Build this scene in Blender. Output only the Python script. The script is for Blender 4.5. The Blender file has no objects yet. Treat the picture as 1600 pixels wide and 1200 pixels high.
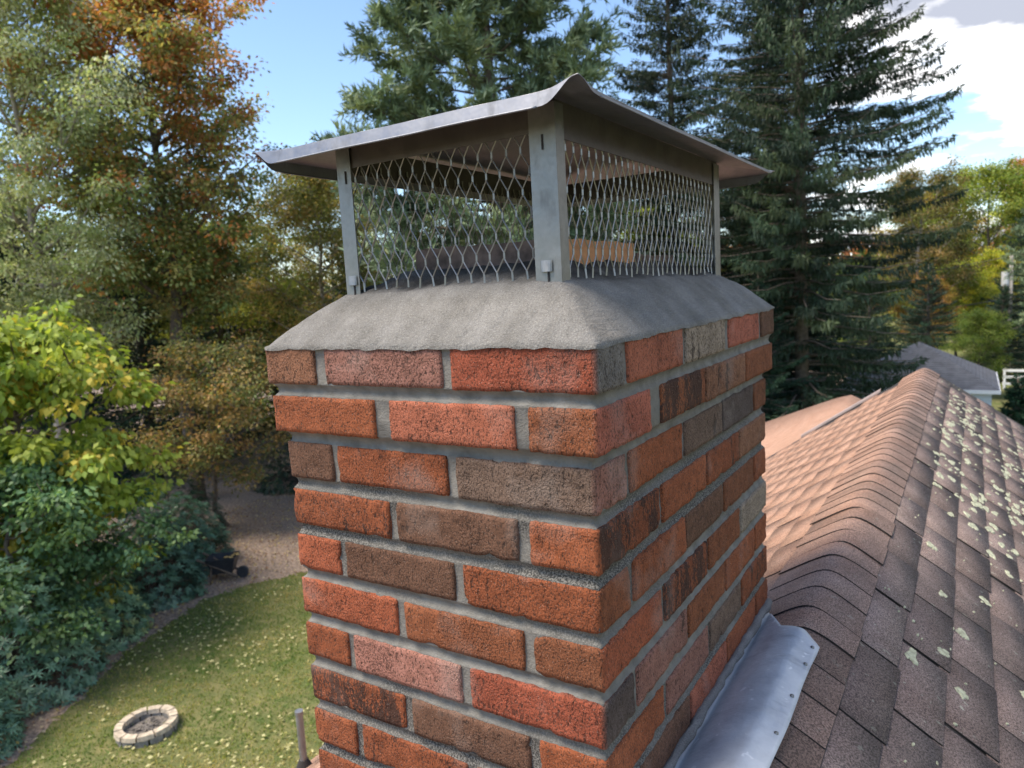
import bpy, math, random
import numpy as np
from mathutils import Vector, Matrix

random.seed(7)
RNG = np.random.default_rng(11)
scene = bpy.context.scene
COL = scene.collection

# ------------------------------------------------------------------ camera
CAM_POS = (0.35680, -0.71832, 0.04583)
YAW, PITCH, ROLL = math.radians(32.728), math.radians(7.3537), math.radians(-3.2033)
cam_data = bpy.data.cameras.new("camera")
cam = bpy.data.objects.new("camera", cam_data)
COL.objects.link(cam)
_f = Vector((-math.sin(YAW) * math.cos(PITCH), math.cos(YAW) * math.cos(PITCH), -math.sin(PITCH)))
_r = _f.cross(Vector((0, 0, 1))).normalized()
_u = _r.cross(_f)
_r2 = _r * math.cos(ROLL) + _u * math.sin(ROLL)
_u2 = -_r * math.sin(ROLL) + _u * math.cos(ROLL)
cam.matrix_world = Matrix(((_r2.x, _u2.x, -_f.x, CAM_POS[0]), (_r2.y, _u2.y, -_f.y, CAM_POS[1]),
                           (_r2.z, _u2.z, -_f.z, CAM_POS[2]), (0, 0, 0, 1)))
cam_data.sensor_width = 36.0
cam_data.lens = 1126.16 / 1600 * 36.0
cam_data.clip_start = 0.02
cam_data.clip_end = 3000
cam_data.dof.use_dof = True
cam_data.dof.focus_distance = 0.98
cam_data.dof.aperture_fstop = 9.0
scene.camera = cam

# ------------------------------------------------------------------ light
SUN_EL, SUN_AZ = math.radians(60), math.radians(228)     # azimuth counted from +X towards +Y
sun_dir = Vector((math.cos(SUN_EL) * math.cos(SUN_AZ), math.cos(SUN_EL) * math.sin(SUN_AZ), math.sin(SUN_EL)))
sd = bpy.data.lights.new("sun", 'SUN')
sd.energy = 2.2
sd.angle = math.radians(28)
sd.color = (1.0, 0.87, 0.70)
sun = bpy.data.objects.new("sun", sd)
COL.objects.link(sun)
sun.rotation_euler = sun_dir.to_track_quat('Z', 'Y').to_euler()

world = bpy.data.worlds.new("World")
scene.world = world
world.use_nodes = True
wn, wl = world.node_tree.nodes, world.node_tree.links
wn.clear()
w_out = wn.new('ShaderNodeOutputWorld')
w_bg = wn.new('ShaderNodeBackground')
w_bg.inputs['Strength'].default_value = 0.085
w_sky = wn.new('ShaderNodeTexSky')
w_sky.sky_type = 'NISHITA'
w_sky.sun_disc = False
w_sky.sun_elevation = SUN_EL
w_sky.sun_rotation = math.radians(90) - SUN_AZ
w_sky.air_density = 1.0
w_sky.dust_density = 0.5
w_sky.ozone_density = 3.0
tc = wn.new('ShaderNodeTexCoord')
sep = wn.new('ShaderNodeSeparateXYZ')
wl.new(tc.outputs['Generated'], sep.inputs[0])


def wmath(op, a, b=None, clamp=False):
    n = wn.new('ShaderNodeMath')
    n.operation = op
    n.use_clamp = clamp
    for i, v in enumerate((a, b)):
        if v is None:
            continue
        if isinstance(v, (int, float)):
            n.inputs[i].default_value = v
        else:
            wl.new(v, n.inputs[i])
    return n.outputs[0]


# clouds live on a flat layer overhead: direction / (height + k)
zz = wmath('ADD', wmath('MAXIMUM', sep.outputs['Z'], 0.0), 0.16)
cmb = wn.new('ShaderNodeCombineXYZ')
wl.new(wmath('DIVIDE', sep.outputs['X'], zz), cmb.inputs[0])
wl.new(wmath('DIVIDE', sep.outputs['Y'], zz), cmb.inputs[1])
cmb.inputs[2].default_value = 20.38
cn = wn.new('ShaderNodeTexNoise')
cn.inputs['Scale'].default_value = 1.25
cn.inputs['Detail'].default_value = 7
cn.inputs['Roughness'].default_value = 0.56
wl.new(cmb.outputs[0], cn.inputs['Vector'])
# cloud bank towards +Y/+X, its unseen part added as white fill; -X side clear
bank = wn.new('ShaderNodeVectorMath')
bank.operation = 'DOT_PRODUCT'
bank.inputs[1].default_value = (0.78, 0.62, 0.0)
wl.new(tc.outputs['Generated'], bank.inputs[0])
bmap = wn.new('ShaderNodeMapRange')
bmap.inputs['From Min'].default_value = 0.12
bmap.inputs['From Max'].default_value = 0.72
bmap.inputs['To Min'].default_value = -0.25
bmap.inputs['To Max'].default_value = 0.13
wl.new(bank.outputs['Value'], bmap.inputs['Value'])
low = wn.new('ShaderNodeMapRange')           # more cloud towards the horizon
low.inputs['From Min'].default_value = 0.05
low.inputs['From Max'].default_value = 0.2
low.inputs['To Min'].default_value = 0.05
low.inputs['To Max'].default_value = 0.0
wl.new(sep.outputs['Z'], low.inputs['Value'])
dens = wmath('ADD', wmath('ADD', cn.outputs['Fac'], bmap.outputs[0]), low.outputs[0])
cm = wn.new('ShaderNodeMapRange')
cm.interpolation_type = 'SMOOTHSTEP'
cm.inputs['From Min'].default_value = 0.52
cm.inputs['From Max'].default_value = 0.62
wl.new(dens, cm.inputs['Value'])
shade = wn.new('ShaderNodeMapRange')
shade.inputs['From Min'].default_value = 0.565
shade.inputs['From Max'].default_value = 0.67
wl.new(dens, shade.inputs['Value'])
ccol = wn.new('ShaderNodeMix')
ccol.data_type = 'RGBA'
ccol.inputs['A'].default_value = (9.6, 9.3, 8.9, 1)
ccol.inputs['B'].default_value = (2.3, 2.45, 2.9, 1)
wl.new(shade.outputs[0], ccol.inputs['Factor'])
wmix = wn.new('ShaderNodeMix')
wmix.data_type = 'RGBA'
wl.new(cm.outputs[0], wmix.inputs['Factor'])
wl.new(w_sky.outputs[0], wmix.inputs['A'])
wl.new(ccol.outputs['Result'], wmix.inputs['B'])
wl.new(wmix.outputs['Result'], w_bg.inputs['Color'])
wl.new(w_bg.outputs[0], w_out.inputs['Surface'])

vs = scene.view_settings
vs.view_transform = 'Standard'
vs.look = 'None'
vs.gamma = 1.0
vs.use_curve_mapping = False
vs.exposure = 1.68
scene.cycles.max_bounces = 8
scene.cycles.transparent_max_bounces = 8

GROUND = -7.5


# ------------------------------------------------------------------ helpers
def S(r, g, b):
    def c(v):
        v /= 255.0
        return v / 12.92 if v <= 0.04045 else ((v + 0.055) / 1.055) ** 2.4
    return (c(r), c(g), c(b))


def _hash(i, j, k, s):
    n = (i * 374761393 + j * 668265263 + k * 2147483647 + s * 974711) & 0x7fffffff
    n = ((n ^ (n >> 13)) * 1274126177) & 0x7fffffff
    n = n ^ (n >> 16)
    return (n & 0xffff) / 65535.0


def vnoise(p, freq, seed=0):
    """value noise in [-1, 1] for an (N,3) array"""
    q = np.asarray(p, dtype=np.float64) * freq + 1000.0
    i = np.floor(q).astype(np.int64)
    f = q - i
    f = f * f * (3 - 2 * f)
    out = 0
    for dx in (0, 1):
        for dy in (0, 1):
            for dz in (0, 1):
                w = (f[:, 0] if dx else 1 - f[:, 0]) * (f[:, 1] if dy else 1 - f[:, 1]) * (f[:, 2] if dz else 1 - f[:, 2])
                out = out + w * _hash(i[:, 0] + dx, i[:, 1] + dy, i[:, 2] + dz, seed)
    return out * 2 - 1


def fbm(p, freq, seed=0, oct=3):
    s, a, o = 0, 1.0, 0
    for k in range(oct):
        s = s + a * vnoise(p, freq * 2 ** k, seed + k)
        o += a
        a *= 0.5
    return s / o


class MB:
    def __init__(self):
        self.v, self.f, self.n = [], [], 0

    def add(self, verts, faces):
        verts = [tuple(map(float, p)) for p in verts]
        self.f += [tuple(i + self.n for i in f) for f in faces]
        self.v += verts
        self.n += len(verts)

    def box(self, c, s, rot=None):
        hx, hy, hz = s[0] / 2, s[1] / 2, s[2] / 2
        p = [Vector((x, y, z)) for x in (-hx, hx) for y in (-hy, hy) for z in (-hz, hz)]
        if rot is not None:
            p = [rot @ q for q in p]
        p = [(q.x + c[0], q.y + c[1], q.z + c[2]) for q in p]
        self.add(p, [(0, 1, 3, 2), (4, 6, 7, 5), (0, 4, 5, 1), (2, 3, 7, 6), (0, 2, 6, 4), (1, 5, 7, 3)])

    def tube(self, path, radii, sides=6, cap=True):
        path = [Vector(p) for p in path]
        n = len(path)
        base = []
        up = Vector((0, 0, 1))
        for i in range(n):
            t = (path[min(i + 1, n - 1)] - path[max(i - 1, 0)])
            if t.length < 1e-9:
                t = Vector((0, 0, 1))
            t.normalize()
            a = t.cross(up if abs(t.z) < 0.95 else Vector((1, 0, 0))).normalized()
            b = t.cross(a)
            r = radii[i]
            for k in range(sides):
                an = 2 * math.pi * k / sides
                base.append(path[i] + a * (r * math.cos(an)) + b * (r * math.sin(an)))
        fc = []
        for i in range(n - 1):
            for k in range(sides):
                k2 = (k + 1) % sides
                fc.append((i * sides + k, i * sides + k2, (i + 1) * sides + k2, (i + 1) * sides + k))
        if cap:
            fc.append(tuple(range(sides))[::-1])
            fc.append(tuple((n - 1) * sides + k for k in range(sides)))
        self.add(base, fc)


def mesh_np(name, v, f):
    """fast mesh from numpy arrays: v (N,3), f (M,k) with constant k"""
    me = bpy.data.meshes.new(name)
    v = np.ascontiguousarray(v, dtype=np.float32)
    f = np.ascontiguousarray(f, dtype=np.int32)
    me.vertices.add(len(v))
    me.vertices.foreach_set('co', v.ravel())
    m, k = f.shape
    me.loops.add(m * k)
    me.loops.foreach_set('vertex_index', f.ravel())
    me.polygons.add(m)
    me.polygons.foreach_set('loop_start', np.arange(0, m * k, k, dtype=np.int32))
    me.polygons.foreach_set('loop_total', np.full(m, k, dtype=np.int32))
    me.update(calc_edges=True)
    return me


def mesh_py(name, v, f):
    me = bpy.data.meshes.new(name)
    me.from_pydata([tuple(p) for p in v], [], f)
    me.update()
    return me


def set_col(me, cols, name='Col'):
    a = me.attributes.new(name, 'FLOAT_COLOR', 'POINT')
    c = np.ones((len(cols), 4), dtype=np.float32)
    cols = np.asarray(cols, dtype=np.float32)
    c[:, :cols.shape[1]] = cols
    a.data.foreach_set('color', c.ravel())


def smooth(me):
    me.polygons.foreach_set('use_smooth', np.ones(len(me.polygons), dtype=bool))


WPOS = {}


def wpos(o):
    return WPOS.get(o.name, Vector((0, 0, 0)))


def obj(name, me, mat=None, parent=None, loc=None, color=None):
    """link a mesh; loc is in world space (only translations are used above it)"""
    o = bpy.data.objects.new(name, me)
    COL.objects.link(o)
    if mat is not None and me is not None and len(me.materials) == 0:
        me.materials.append(mat)
    l = Vector(loc) if loc is not None else Vector((0, 0, 0))
    WPOS[o.name] = l
    if parent is not None:
        o.parent = parent
        o.location = l - wpos(parent)
    else:
        o.location = l
    if color is not None:
        o.color = (*color, 1) if len(color) == 3 else color
    return o


def thing(name, label, cat, loc=(0, 0, 0), group=None):
    o = bpy.data.objects.new(name, None)
    COL.objects.link(o)
    o.location = loc
    o.empty_display_size = 0.1
    WPOS[o.name] = Vector(loc)
    return tag(o, label, cat, group)


def tag(o, label, cat, group=None, kind=None):
    if label:
        o['label'] = label
    if cat:
        o['category'] = cat
    if group:
        o['group'] = group
    if kind:
        o['kind'] = kind
    return o


def wobj(name, mb, mat, parent=None, sm=False):
    """mesh builder in world coordinates, placed under parent"""
    off = wpos(parent) if parent is not None else Vector((0, 0, 0))
    me = mesh_py(name, [(p[0] - off.x, p[1] - off.y, p[2] - off.z) for p in mb.v], mb.f)
    if sm:
        smooth(me)
    return obj(name, me, mat, parent, loc=off)


def copy_thing(root, loc, rotz=0.0, scale=1.0, label=None, color=None):
    r = root.copy()
    COL.objects.link(r)
    r.location = loc
    r.rotation_euler = (0, 0, rotz)
    r.scale = (scale,) * 3 if isinstance(scale, (int, float)) else scale
    if label:
        r['label'] = label
    for ch in root.children:
        c = ch.copy()
        COL.objects.link(c)
        c.parent = r
        if color is not None and ch.name.startswith('crown'):
            c.color = (*color, 1)
    return r


# ------------------------------------------------------------------ materials
def newmat(name):
    m = bpy.data.materials.new(name)
    m.use_nodes = True
    nt = m.node_tree
    nt.nodes.clear()
    out = nt.nodes.new('ShaderNodeOutputMaterial')
    b = nt.nodes.new('ShaderNodeBsdfPrincipled')
    nt.links.new(b.outputs[0], out.inputs['Surface'])
    return m, nt, b, out


class NT:
    """tiny node-graph helper"""
    def __init__(self, nt):
        self.nt = nt

    def n(self, typ, **kw):
        x = self.nt.nodes.new(typ)
        for k, v in kw.items():
            setattr(x, k, v)
        return x

    def link(self, a, b):
        self.nt.links.new(a, b)

    def put(self, sock, v):
        if isinstance(v, (int, float)):
            sock.default_value = v
        elif isinstance(v, (tuple, list)):
            sock.default_value = (*v, 1) if len(v) == 3 and len(sock.default_value) == 4 else v
        else:
            self.link(v, sock)

    def math(self, op, a, b=0.0, clamp=False):
        x = self.n('ShaderNodeMath', operation=op)
        x.use_clamp = clamp
        self.put(x.inputs[0], a)
        self.put(x.inputs[1], b)
        return x.outputs[0]

    def mix(self, fac, a, b, blend='MIX'):
        x = self.n('ShaderNodeMix', data_type='RGBA', blend_type=blend)
        self.put(x.inputs['Factor'], fac)
        self.put(x.inputs['A'], a)
        self.put(x.inputs['B'], b)
        return x.outputs['Result']

    def noise(self, vec, scale, detail=3, rough=0.55):
        x = self.n('ShaderNodeTexNoise')
        x.inputs['Scale'].default_value = scale
        x.inputs['Detail'].default_value = detail
        x.inputs['Roughness'].default_value = rough
        if vec is not None:
            self.link(vec, x.inputs['Vector'])
        return x.outputs['Fac']

    def rng(self, v, a, b, c=0.0, d=1.0, sm=False):
        x = self.n('ShaderNodeMapRange')
        if sm:
            x.interpolation_type = 'SMOOTHSTEP'
        self.put(x.inputs['Value'], v)
        for k, t in zip(('From Min', 'From Max', 'To Min', 'To Max'), (a, b, c, d)):
            x.inputs[k].default_value = t
        return x.outputs[0]

    def pos(self, scale=None):
        g = self.n('ShaderNodeNewGeometry').outputs['Position']
        if scale is None:
            return g
        m = self.n('ShaderNodeVectorMath', operation='MULTIPLY')
        self.link(g, m.inputs[0])
        m.inputs[1].default_value = scale
        return m.outputs[0]

    def attr(self, name, typ='GEOMETRY'):
        x = self.n('ShaderNodeAttribute', attribute_name=name)
        x.attribute_type = typ
        return x

    def bump(self, h, strength, dist, normal=None):
        x = self.n('ShaderNodeBump')
        x.inputs['Strength'].default_value = strength
        x.inputs['Distance'].default_value = dist
        self.link(h, x.inputs['Height'])
        if normal is not None:
            self.link(normal, x.inputs['Normal'])
        return x.outputs[0]


def simple(name, col, rough=0.7, metal=0.0, var=0.15, scale=20, bump=0.0, bscale=200, bdist=0.001, objcol=False):
    m, nt, b, o = newmat(name)
    g = NT(nt)
    p = g.pos()
    c = col
    nz = g.noise(p, scale, 4)
    dark = tuple(x * (1 - var) for x in col)
    lite = tuple(min(1, x * (1 + var)) for x in col)
    c = g.mix(g.rng(nz, 0.3, 0.7), dark, lite)
    if objcol:
        oi = g.n('ShaderNodeObjectInfo')
        c = g.mix(1.0, c, oi.outputs['Color'], 'MULTIPLY')
    g.link(c, b.inputs['Base Color'])
    b.inputs['Roughness'].default_value = rough
    b.inputs['Metallic'].default_value = metal
    if bump:
        g.link(g.bump(g.noise(p, bscale, 3), bump, bdist), b.inputs['Normal'])
    return m


def mat_brick():
    m, nt, b, o = newmat('fired_brick')
    g = NT(nt)
    p = g.pos()
    at = g.attr('Col')
    col = at.outputs['Color']
    fl = at.outputs['Alpha']
    streak = g.noise(g.pos((1, 1, 0.28)), 30, 3, 0.6)
    sp = g.noise(g.pos((1, 1, 0.45)), 330, 2, 0.6)
    # flashed (kiln dark) zones with a ragged speckled rim
    z = g.math('ADD', streak, g.math('MULTIPLY', g.math('SUBTRACT', sp, 0.5), 0.55))
    thr = g.math('SUBTRACT', 0.86, g.math('MULTIPLY', fl, 0.42))
    zone = g.rng(g.math('SUBTRACT', z, thr), 0.0, 0.06)
    mott = g.noise(p, 55, 4)
    c = g.mix(g.rng(mott, 0.3, 0.72), g.mix(1.0, col, (0.80, 0.78, 0.76), 'MULTIPLY'), g.mix(1.0, col, (1.2, 1.22, 1.24), 'MULTIPLY'))
    c = g.mix(g.math('MULTIPLY', zone, 0.82), c, (0.033, 0.022, 0.018))
    # dark pits dragged over the face, and pale sand grains
    pit = g.noise(g.pos((1, 1, 0.6)), 520, 2, 0.5)
    c = g.mix(g.rng(pit, 0.535, 0.62, 0, 0.72), c, (0.035, 0.022, 0.016))
    pit2 = g.noise(g.pos((1, 1, 0.4)), 210, 2, 0.5)
    c = g.mix(g.math('MULTIPLY', g.rng(pit2, 0.61, 0.66, 0, 0.6), g.rng(g.noise(p, 11, 2), .42, .56)), c, (0.028, 0.019, 0.015))
    gr = g.n('ShaderNodeTexVoronoi')
    gr.inputs['Scale'].default_value = 420
    g.link(p, gr.inputs['Vector'])
    grain = g.math('LESS_THAN', gr.outputs['Distance'], 0.17)
    pick = g.math('GREATER_THAN', g.noise(p, 300, 1), 0.54)
    c = g.mix(g.math('MULTIPLY', g.math('MULTIPLY', grain, pick), 0.5), c, (0.55, 0.45, 0.38))
    # soot / lime bloom in big soft patches
    blo = g.noise(p, 7, 4)
    c = g.mix(g.rng(blo, 0.56, 0.78, 0, 0.42), c, (0.33, 0.29, 0.26))
    g.link(c, b.inputs['Base Color'])
    b.inputs['Roughness'].default_value = 0.88
    b.inputs['Specular IOR Level'].default_value = 0.25
    h = g.math('ADD', g.noise(p, 260, 4, 0.65), g.math('MULTIPLY', pit, -0.6))
    h = g.math('MULTIPLY', g.math('SUBTRACT', h, g.math('MULTIPLY', g.rng(pit2, .58, .66), .5)), g.rng(g.noise(p, 9, 2), .38, .62, .3, 1.1))
    g.link(g.bump(h, 1.0, 0.0040), b.inputs['Normal'])
    return m


def mat_mortar():
    m, nt, b, o = newmat('mortar')
    g = NT(nt)
    p = g.pos()
    age = g.attr('Col').outputs['Color']
    sx = g.n('ShaderNodeSeparateColor')
    g.link(age, sx.inputs[0])
    fine = g.noise(p, 420, 3, 0.6)
    new = g.mix(g.rng(g.noise(p, 40, 4), 0.3, 0.7), (0.135, 0.129, 0.115), (0.23, 0.221, 0.20))
    old = g.mix(g.rng(fine, 0.42, 0.60), (0.045, 0.044, 0.041), (0.20, 0.19, 0.17))
    c = g.mix(g.rng(g.math('ADD', sx.outputs[0], g.math('MULTIPLY', g.math('SUBTRACT', fine, 0.5), 0.7)), 0.28, 0.72), new, old)
    g.link(c, b.inputs['Base Color'])
    b.inputs['Roughness'].default_value = 0.92
    b.inputs['Specular IOR Level'].default_value = 0.2
    g.link(g.bump(g.math('ADD', g.noise(p, 350, 4, 0.65), g.noise(p, 80, 4, 0.65)), 0.8, 0.0022), b.inputs['Normal'])
    return m


def mat_crown():
    m, nt, b, o = newmat('crown_cement')
    g = NT(nt)
    p = g.pos()
    fine = g.noise(p, 520, 3, 0.7)
    mid = g.noise(p, 16, 5, 0.6)
    c = g.mix(g.rng(mid, 0.32, 0.68), (0.145, 0.138, 0.126), (0.245, 0.237, 0.224))
    c = g.mix(g.rng(g.noise(p, 5.5, 5, .65), .50, .70, 0, .5), c, (0.105, 0.098, 0.088))
    c = g.mix(g.rng(fine, 0.46, 0.36, 0, 0.5), c, (0.07, 0.066, 0.06))
    c = g.mix(g.rng(fine, 0.55, 0.67, 0, 0.38), c, (0.45, 0.44, 0.41))
    s = g.attr('Col').outputs['Color']                  # soot washed out round the flues
    c = g.mix(s, c, (0.022, 0.021, 0.021))
    g.link(c, b.inputs['Base Color'])
    b.inputs['Roughness'].default_value = 0.93
    b.inputs['Specular IOR Level'].default_value = 0.2
    h = g.math('ADD', g.noise(p, 300, 5, 0.7), g.math('MULTIPLY', g.noise(g.pos((1, .35, 1)), 42, 4, .65), 2.6))
    g.link(g.bump(h, 0.9, 0.0026), b.inputs['Normal'])
    return m


def mat_metal(name, col, rough, var=0.1, spangle=0.06):
    m, nt, b, o = newmat(name)
    g = NT(nt)
    p = g.pos()
    v = g.n('ShaderNodeTexVoronoi')
    v.inputs['Scale'].default_value = 240
    g.link(p, v.inputs['Vector'])
    n1 = g.noise(p, 30, 5, 0.6)
    c = g.mix(g.rng(n1, 0.3, 0.7), tuple(x * (1 - var) for x in col), tuple(min(1, x * (1 + var)) for x in col))
    g.link(c, b.inputs['Base Color'])
    dirt = g.noise(g.pos((1, 1, .45)), 38, 5, .65)
    c = g.mix(g.rng(dirt, .52, .70, 0, .55), c, tuple(x * .45 for x in col))
    g.link(c, b.inputs['Base Color'])
    g.link(g.rng(dirt, .45, .68, 1.0, .55), b.inputs['Metallic'])
    sx = g.n('ShaderNodeSeparateColor')
    g.link(v.outputs['Color'], sx.inputs[0])
    r = g.math('ADD', g.math('MULTIPLY', sx.outputs[0], spangle), g.rng(n1, 0.3, 0.7, rough - 0.05, rough + 0.1))
    g.link(r, b.inputs['Roughness'])
    g.link(g.bump(g.noise(p, 25, 3), 0.25, 0.004), b.inputs['Normal'])
    return m


def mat_shingle(name, a, bcol, spots, warm_side=None):
    m, nt, b, o = newmat(name)
    g = NT(nt)
    p = g.pos()
    oi = g.n('ShaderNodeObjectInfo')
    fine = g.noise(p, 330, 3, 0.7)
    mid = g.noise(p, 9, 5, 0.62)
    c = g.mix(g.rng(mid, 0.32, 0.68), a, bcol)
    if warm_side:                      # warmer colours left of the crest, blending to browner ones on the right
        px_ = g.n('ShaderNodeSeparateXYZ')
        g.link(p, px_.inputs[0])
        c = g.mix(g.rng(g.math('ADD', px_.outputs[0], g.math('MULTIPLY', mid, .06)), .085, .175), g.mix(g.rng(mid, 0.32, 0.68), *warm_side), c)
    rv = (0.74, 1.22) if spots else (0.92, 1.07)
    c = g.mix(1.0, c, g.mix(oi.outputs['Random'], (rv[0],) * 3, (rv[1],) * 3), 'MULTIPLY')
    c = g.mix(g.rng(fine, 0.40, 0.60, 0.0, 1.0), g.mix(1.0, c, (0.42, 0.42, 0.42), 'MULTIPLY'), g.mix(1.0, c, (1.65, 1.62, 1.6), 'MULTIPLY'))
    if spots:
        v = g.noise(p, 46, 4, 0.6)
        c = g.mix(g.rng(v, 0.645, 0.70, 0, spots), c, (0.40, 0.40, 0.33))
        dk = g.noise(p, 2.2, 4, 0.6)
        c = g.mix(g.rng(dk, 0.50, 0.68, 0, 0.55), c, (0.045, 0.045, 0.042))
    g.link(c, b.inputs['Base Color'])
    b.inputs['Roughness'].default_value = 0.9
    b.inputs['Specular IOR Level'].default_value = 0.3
    g.link(g.bump(g.noise(p, 300, 4, 0.7), 1.0, 0.004), b.inputs['Normal'])
    return m


def mat_leaf(name, trans=0.35, rough=0.55, spec=0.3):
    m, nt, b, o = newmat(name)
    g = NT(nt)
    col = g.attr('Col').outputs['Color']
    oi = g.n('ShaderNodeObjectInfo')
    c = g.mix(1.0, col, oi.outputs['Color'], 'MULTIPLY')
    g.link(c, b.inputs['Base Color'])
    b.inputs['Roughness'].default_value = rough
    b.inputs['Specular IOR Level'].default_value = spec
    t = g.n('ShaderNodeBsdfTranslucent')
    g.link(g.mix(1.0, c, (1.25, 1.25, 0.7), 'MULTIPLY'), t.inputs['Color'])
    mx = g.n('ShaderNodeMixShader')
    mx.inputs[0].default_value = trans
    g.link(b.outputs[0], mx.inputs[1])
    g.link(t.outputs[0], mx.inputs[2])
    g.link(mx.outputs[0], o.inputs['Surface'])
    return m


M_BRICK = mat_brick()
M_MORTAR = mat_mortar()
M_CROWN = mat_crown()
M_LID = mat_metal('lid_steel', (0.21, 0.22, 0.245), 0.46)
M_POST = mat_metal('post_steel', (0.25, 0.25, 0.24), 0.45, 0.2)
M_RAIL = mat_metal('rail_steel', (0.14, 0.125, 0.12), 0.45)
M_WIRE = mat_metal('expanded_steel', (0.36, 0.35, 0.33), 0.42)
def mat_lead():
    m, nt, b, o = newmat('lead_sheet')
    g = NT(nt)
    p = g.pos()
    c = g.mix(g.rng(g.noise(p, 14, 5, .6), .32, .68), (0.38, 0.41, 0.45), (0.55, 0.58, 0.61))
    c = g.mix(g.rng(g.noise(p, 48, 2, .5), .68, .72, 0, .7), c, (0.72, 0.74, 0.76))       # bird lime and bloom
    c = g.mix(g.rng(g.noise(g.pos((.3, 1, 1)), 30, 4, .6), .60, .74, 0, .5), c, (0.16, 0.17, 0.19))
    g.link(c, b.inputs['Base Color'])
    b.inputs['Roughness'].default_value = 0.48
    b.inputs['Metallic'].default_value = 0.15
    h = g.math('ADD', g.noise(p, 22, 4, .6), g.math('MULTIPLY', g.noise(p, 90, 3), .3))
    g.link(g.bump(h, 0.5, 0.006), b.inputs['Normal'])
    return m


M_LEAD = mat_lead()
M_FLUE = simple('clay_flue', (0.52, 0.25, 0.12), 0.85, 0, 0.2, 60, 0.4, 300, 0.001)
M_FLUE_OLD = simple('sooty_flue', (0.16, 0.11, 0.09), 0.9, 0, 0.5, 40, 0.4, 300, 0.001)
M_SH_R = mat_shingle('shingle_brown', (0.160, 0.118, 0.106), (0.235, 0.185, 0.170), 0.75)  # browner tone for the right slope
M_SH_L = mat_shingle('shingle_tan', (0.35, 0.20, 0.135), (0.43, 0.275, 0.20), 0.0)  # warmer orange tan tone for the left slope
M_FELT = simple('roof_felt', (0.03, 0.027, 0.026), 0.95)
M_LICHEN = simple('lichen', (0.36, 0.37, 0.26), 0.95, 0, 0.35, 90, 0.6, 150, 0.002)
M_WOOD_WHITE = simple('white_siding', (0.72, 0.74, 0.76), 0.6, 0, 0.06, 3)
M_BARK = simple('bark', (0.13, 0.105, 0.085), 0.95, 0, 0.45, 9, 0.8, 14, 0.03)
M_BARK_PALE = simple('pale_bark', (0.30, 0.27, 0.23), 0.9, 0, 0.4, 7, 0.6, 14, 0.02)
M_LEAF = mat_leaf('leaf', 0.42)
M_LEAF_WAX = mat_leaf('waxy_leaf', 0.14, 0.38, 0.5)
M_NEEDLE = mat_leaf('needle', 0.12, 0.6, 0.25)

# ================================================================== SETTING
# ---- ground
def grid_mesh(name, x0, x1, y0, y1, nx, ny, zf):
    xs, ys = np.meshgrid(np.linspace(x0, x1, nx + 1), np.linspace(y0, y1, ny + 1), indexing='ij')
    v = np.stack([xs.ravel(), ys.ravel(), zf(xs.ravel(), ys.ravel())], -1)
    i = np.arange(nx)[:, None] * (ny + 1) + np.arange(ny)[None, :]
    i = i.ravel()
    f = np.stack([i, i + ny + 1, i + ny + 2, i + 1], -1)
    me = mesh_np(name, v, f)
    smooth(me)
    return me


def mat_grass():
    m, nt, b, o = newmat('lawn_grass')
    g = NT(nt)
    p = g.pos()
    big = g.noise(p, 0.55, 5, 0.6)
    mid = g.noise(p, 3.2, 5, 0.65)
    fine = g.noise(p, 40, 3, 0.7)
    c = g.mix(g.rng(big, 0.35, 0.65), (0.105, 0.135, 0.045), (0.18, 0.178, 0.078))
    c = g.mix(g.rng(mid, 0.48, 0.72, 0, 0.75), c, (0.28, 0.24, 0.11))
    c = g.mix(g.rng(mid, 0.28, 0.46, 0.7, 0), c, (0.062, 0.115, 0.028))
    c = g.mix(g.rng(fine, 0.3, 0.7, 0, 1), g.mix(1.0, c, (0.6, 0.6, 0.6), 'MULTIPLY'), g.mix(1.0, c, (1.4, 1.4, 1.4), 'MULTIPLY'))
    g.link(c, b.inputs['Base Color'])
    b.inputs['Roughness'].default_value = 0.95
    b.inputs['Specular IOR Level'].default_value = 0.1
    g.link(g.bump(g.noise(p, 30, 4, 0.7), 0.8, 0.05), b.inputs['Normal'])
    return m


M_GRASS = mat_grass()
M_MULCH = simple('mulch', (0.27, 0.205, 0.16), 0.97, 0, 0.6, 14, 0.9, 26, 0.05)
ground = obj('ground', grid_mesh('ground', -900, 900, -300, 1500, 60, 60, lambda x, y: np.full(x.shape, GROUND)), M_GRASS)
tag(ground, None, None, kind='structure')
# mulch bed under the shrubs and trees, with a ragged front edge
edge = [(-11.2, 1.0), (-12.7, 3.1), (-13.6, 4.5), (-14.5, 5.9), (-15.5, 7.3), (-15.9, 8.6), (-16.4, 9.9),
        (-16.2, 11.0), (-15.6, 12.0), (-14.8, 13.2), (-13.0, 16.0), (-9.0, 19.0)]
pts = []
for a, b_ in zip(edge[:-1], edge[1:]):
    for t in np.linspace(0, 1, 14, endpoint=False):
        x, y = a[0] + (b_[0] - a[0]) * t, a[1] + (b_[1] - a[1]) * t
        pts.append((x + random.gauss(0, 0.07), y + random.gauss(0, 0.07)))
mv = [(x, y, GROUND + 0.004) for x, y in pts] + [(-6.0, 60.0, GROUND + 0.004), (-80.0, 60.0, GROUND + 0.004), (-80.0, -20.0, GROUND + 0.004), (-14.0, -20.0, GROUND + 0.004)]
mf = [tuple(range(len(mv)))]
mulch = obj('mulch_bed', mesh_py('mulch_bed', mv, mf), M_MULCH)
tag(mulch, None, None, kind='structure')

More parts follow.
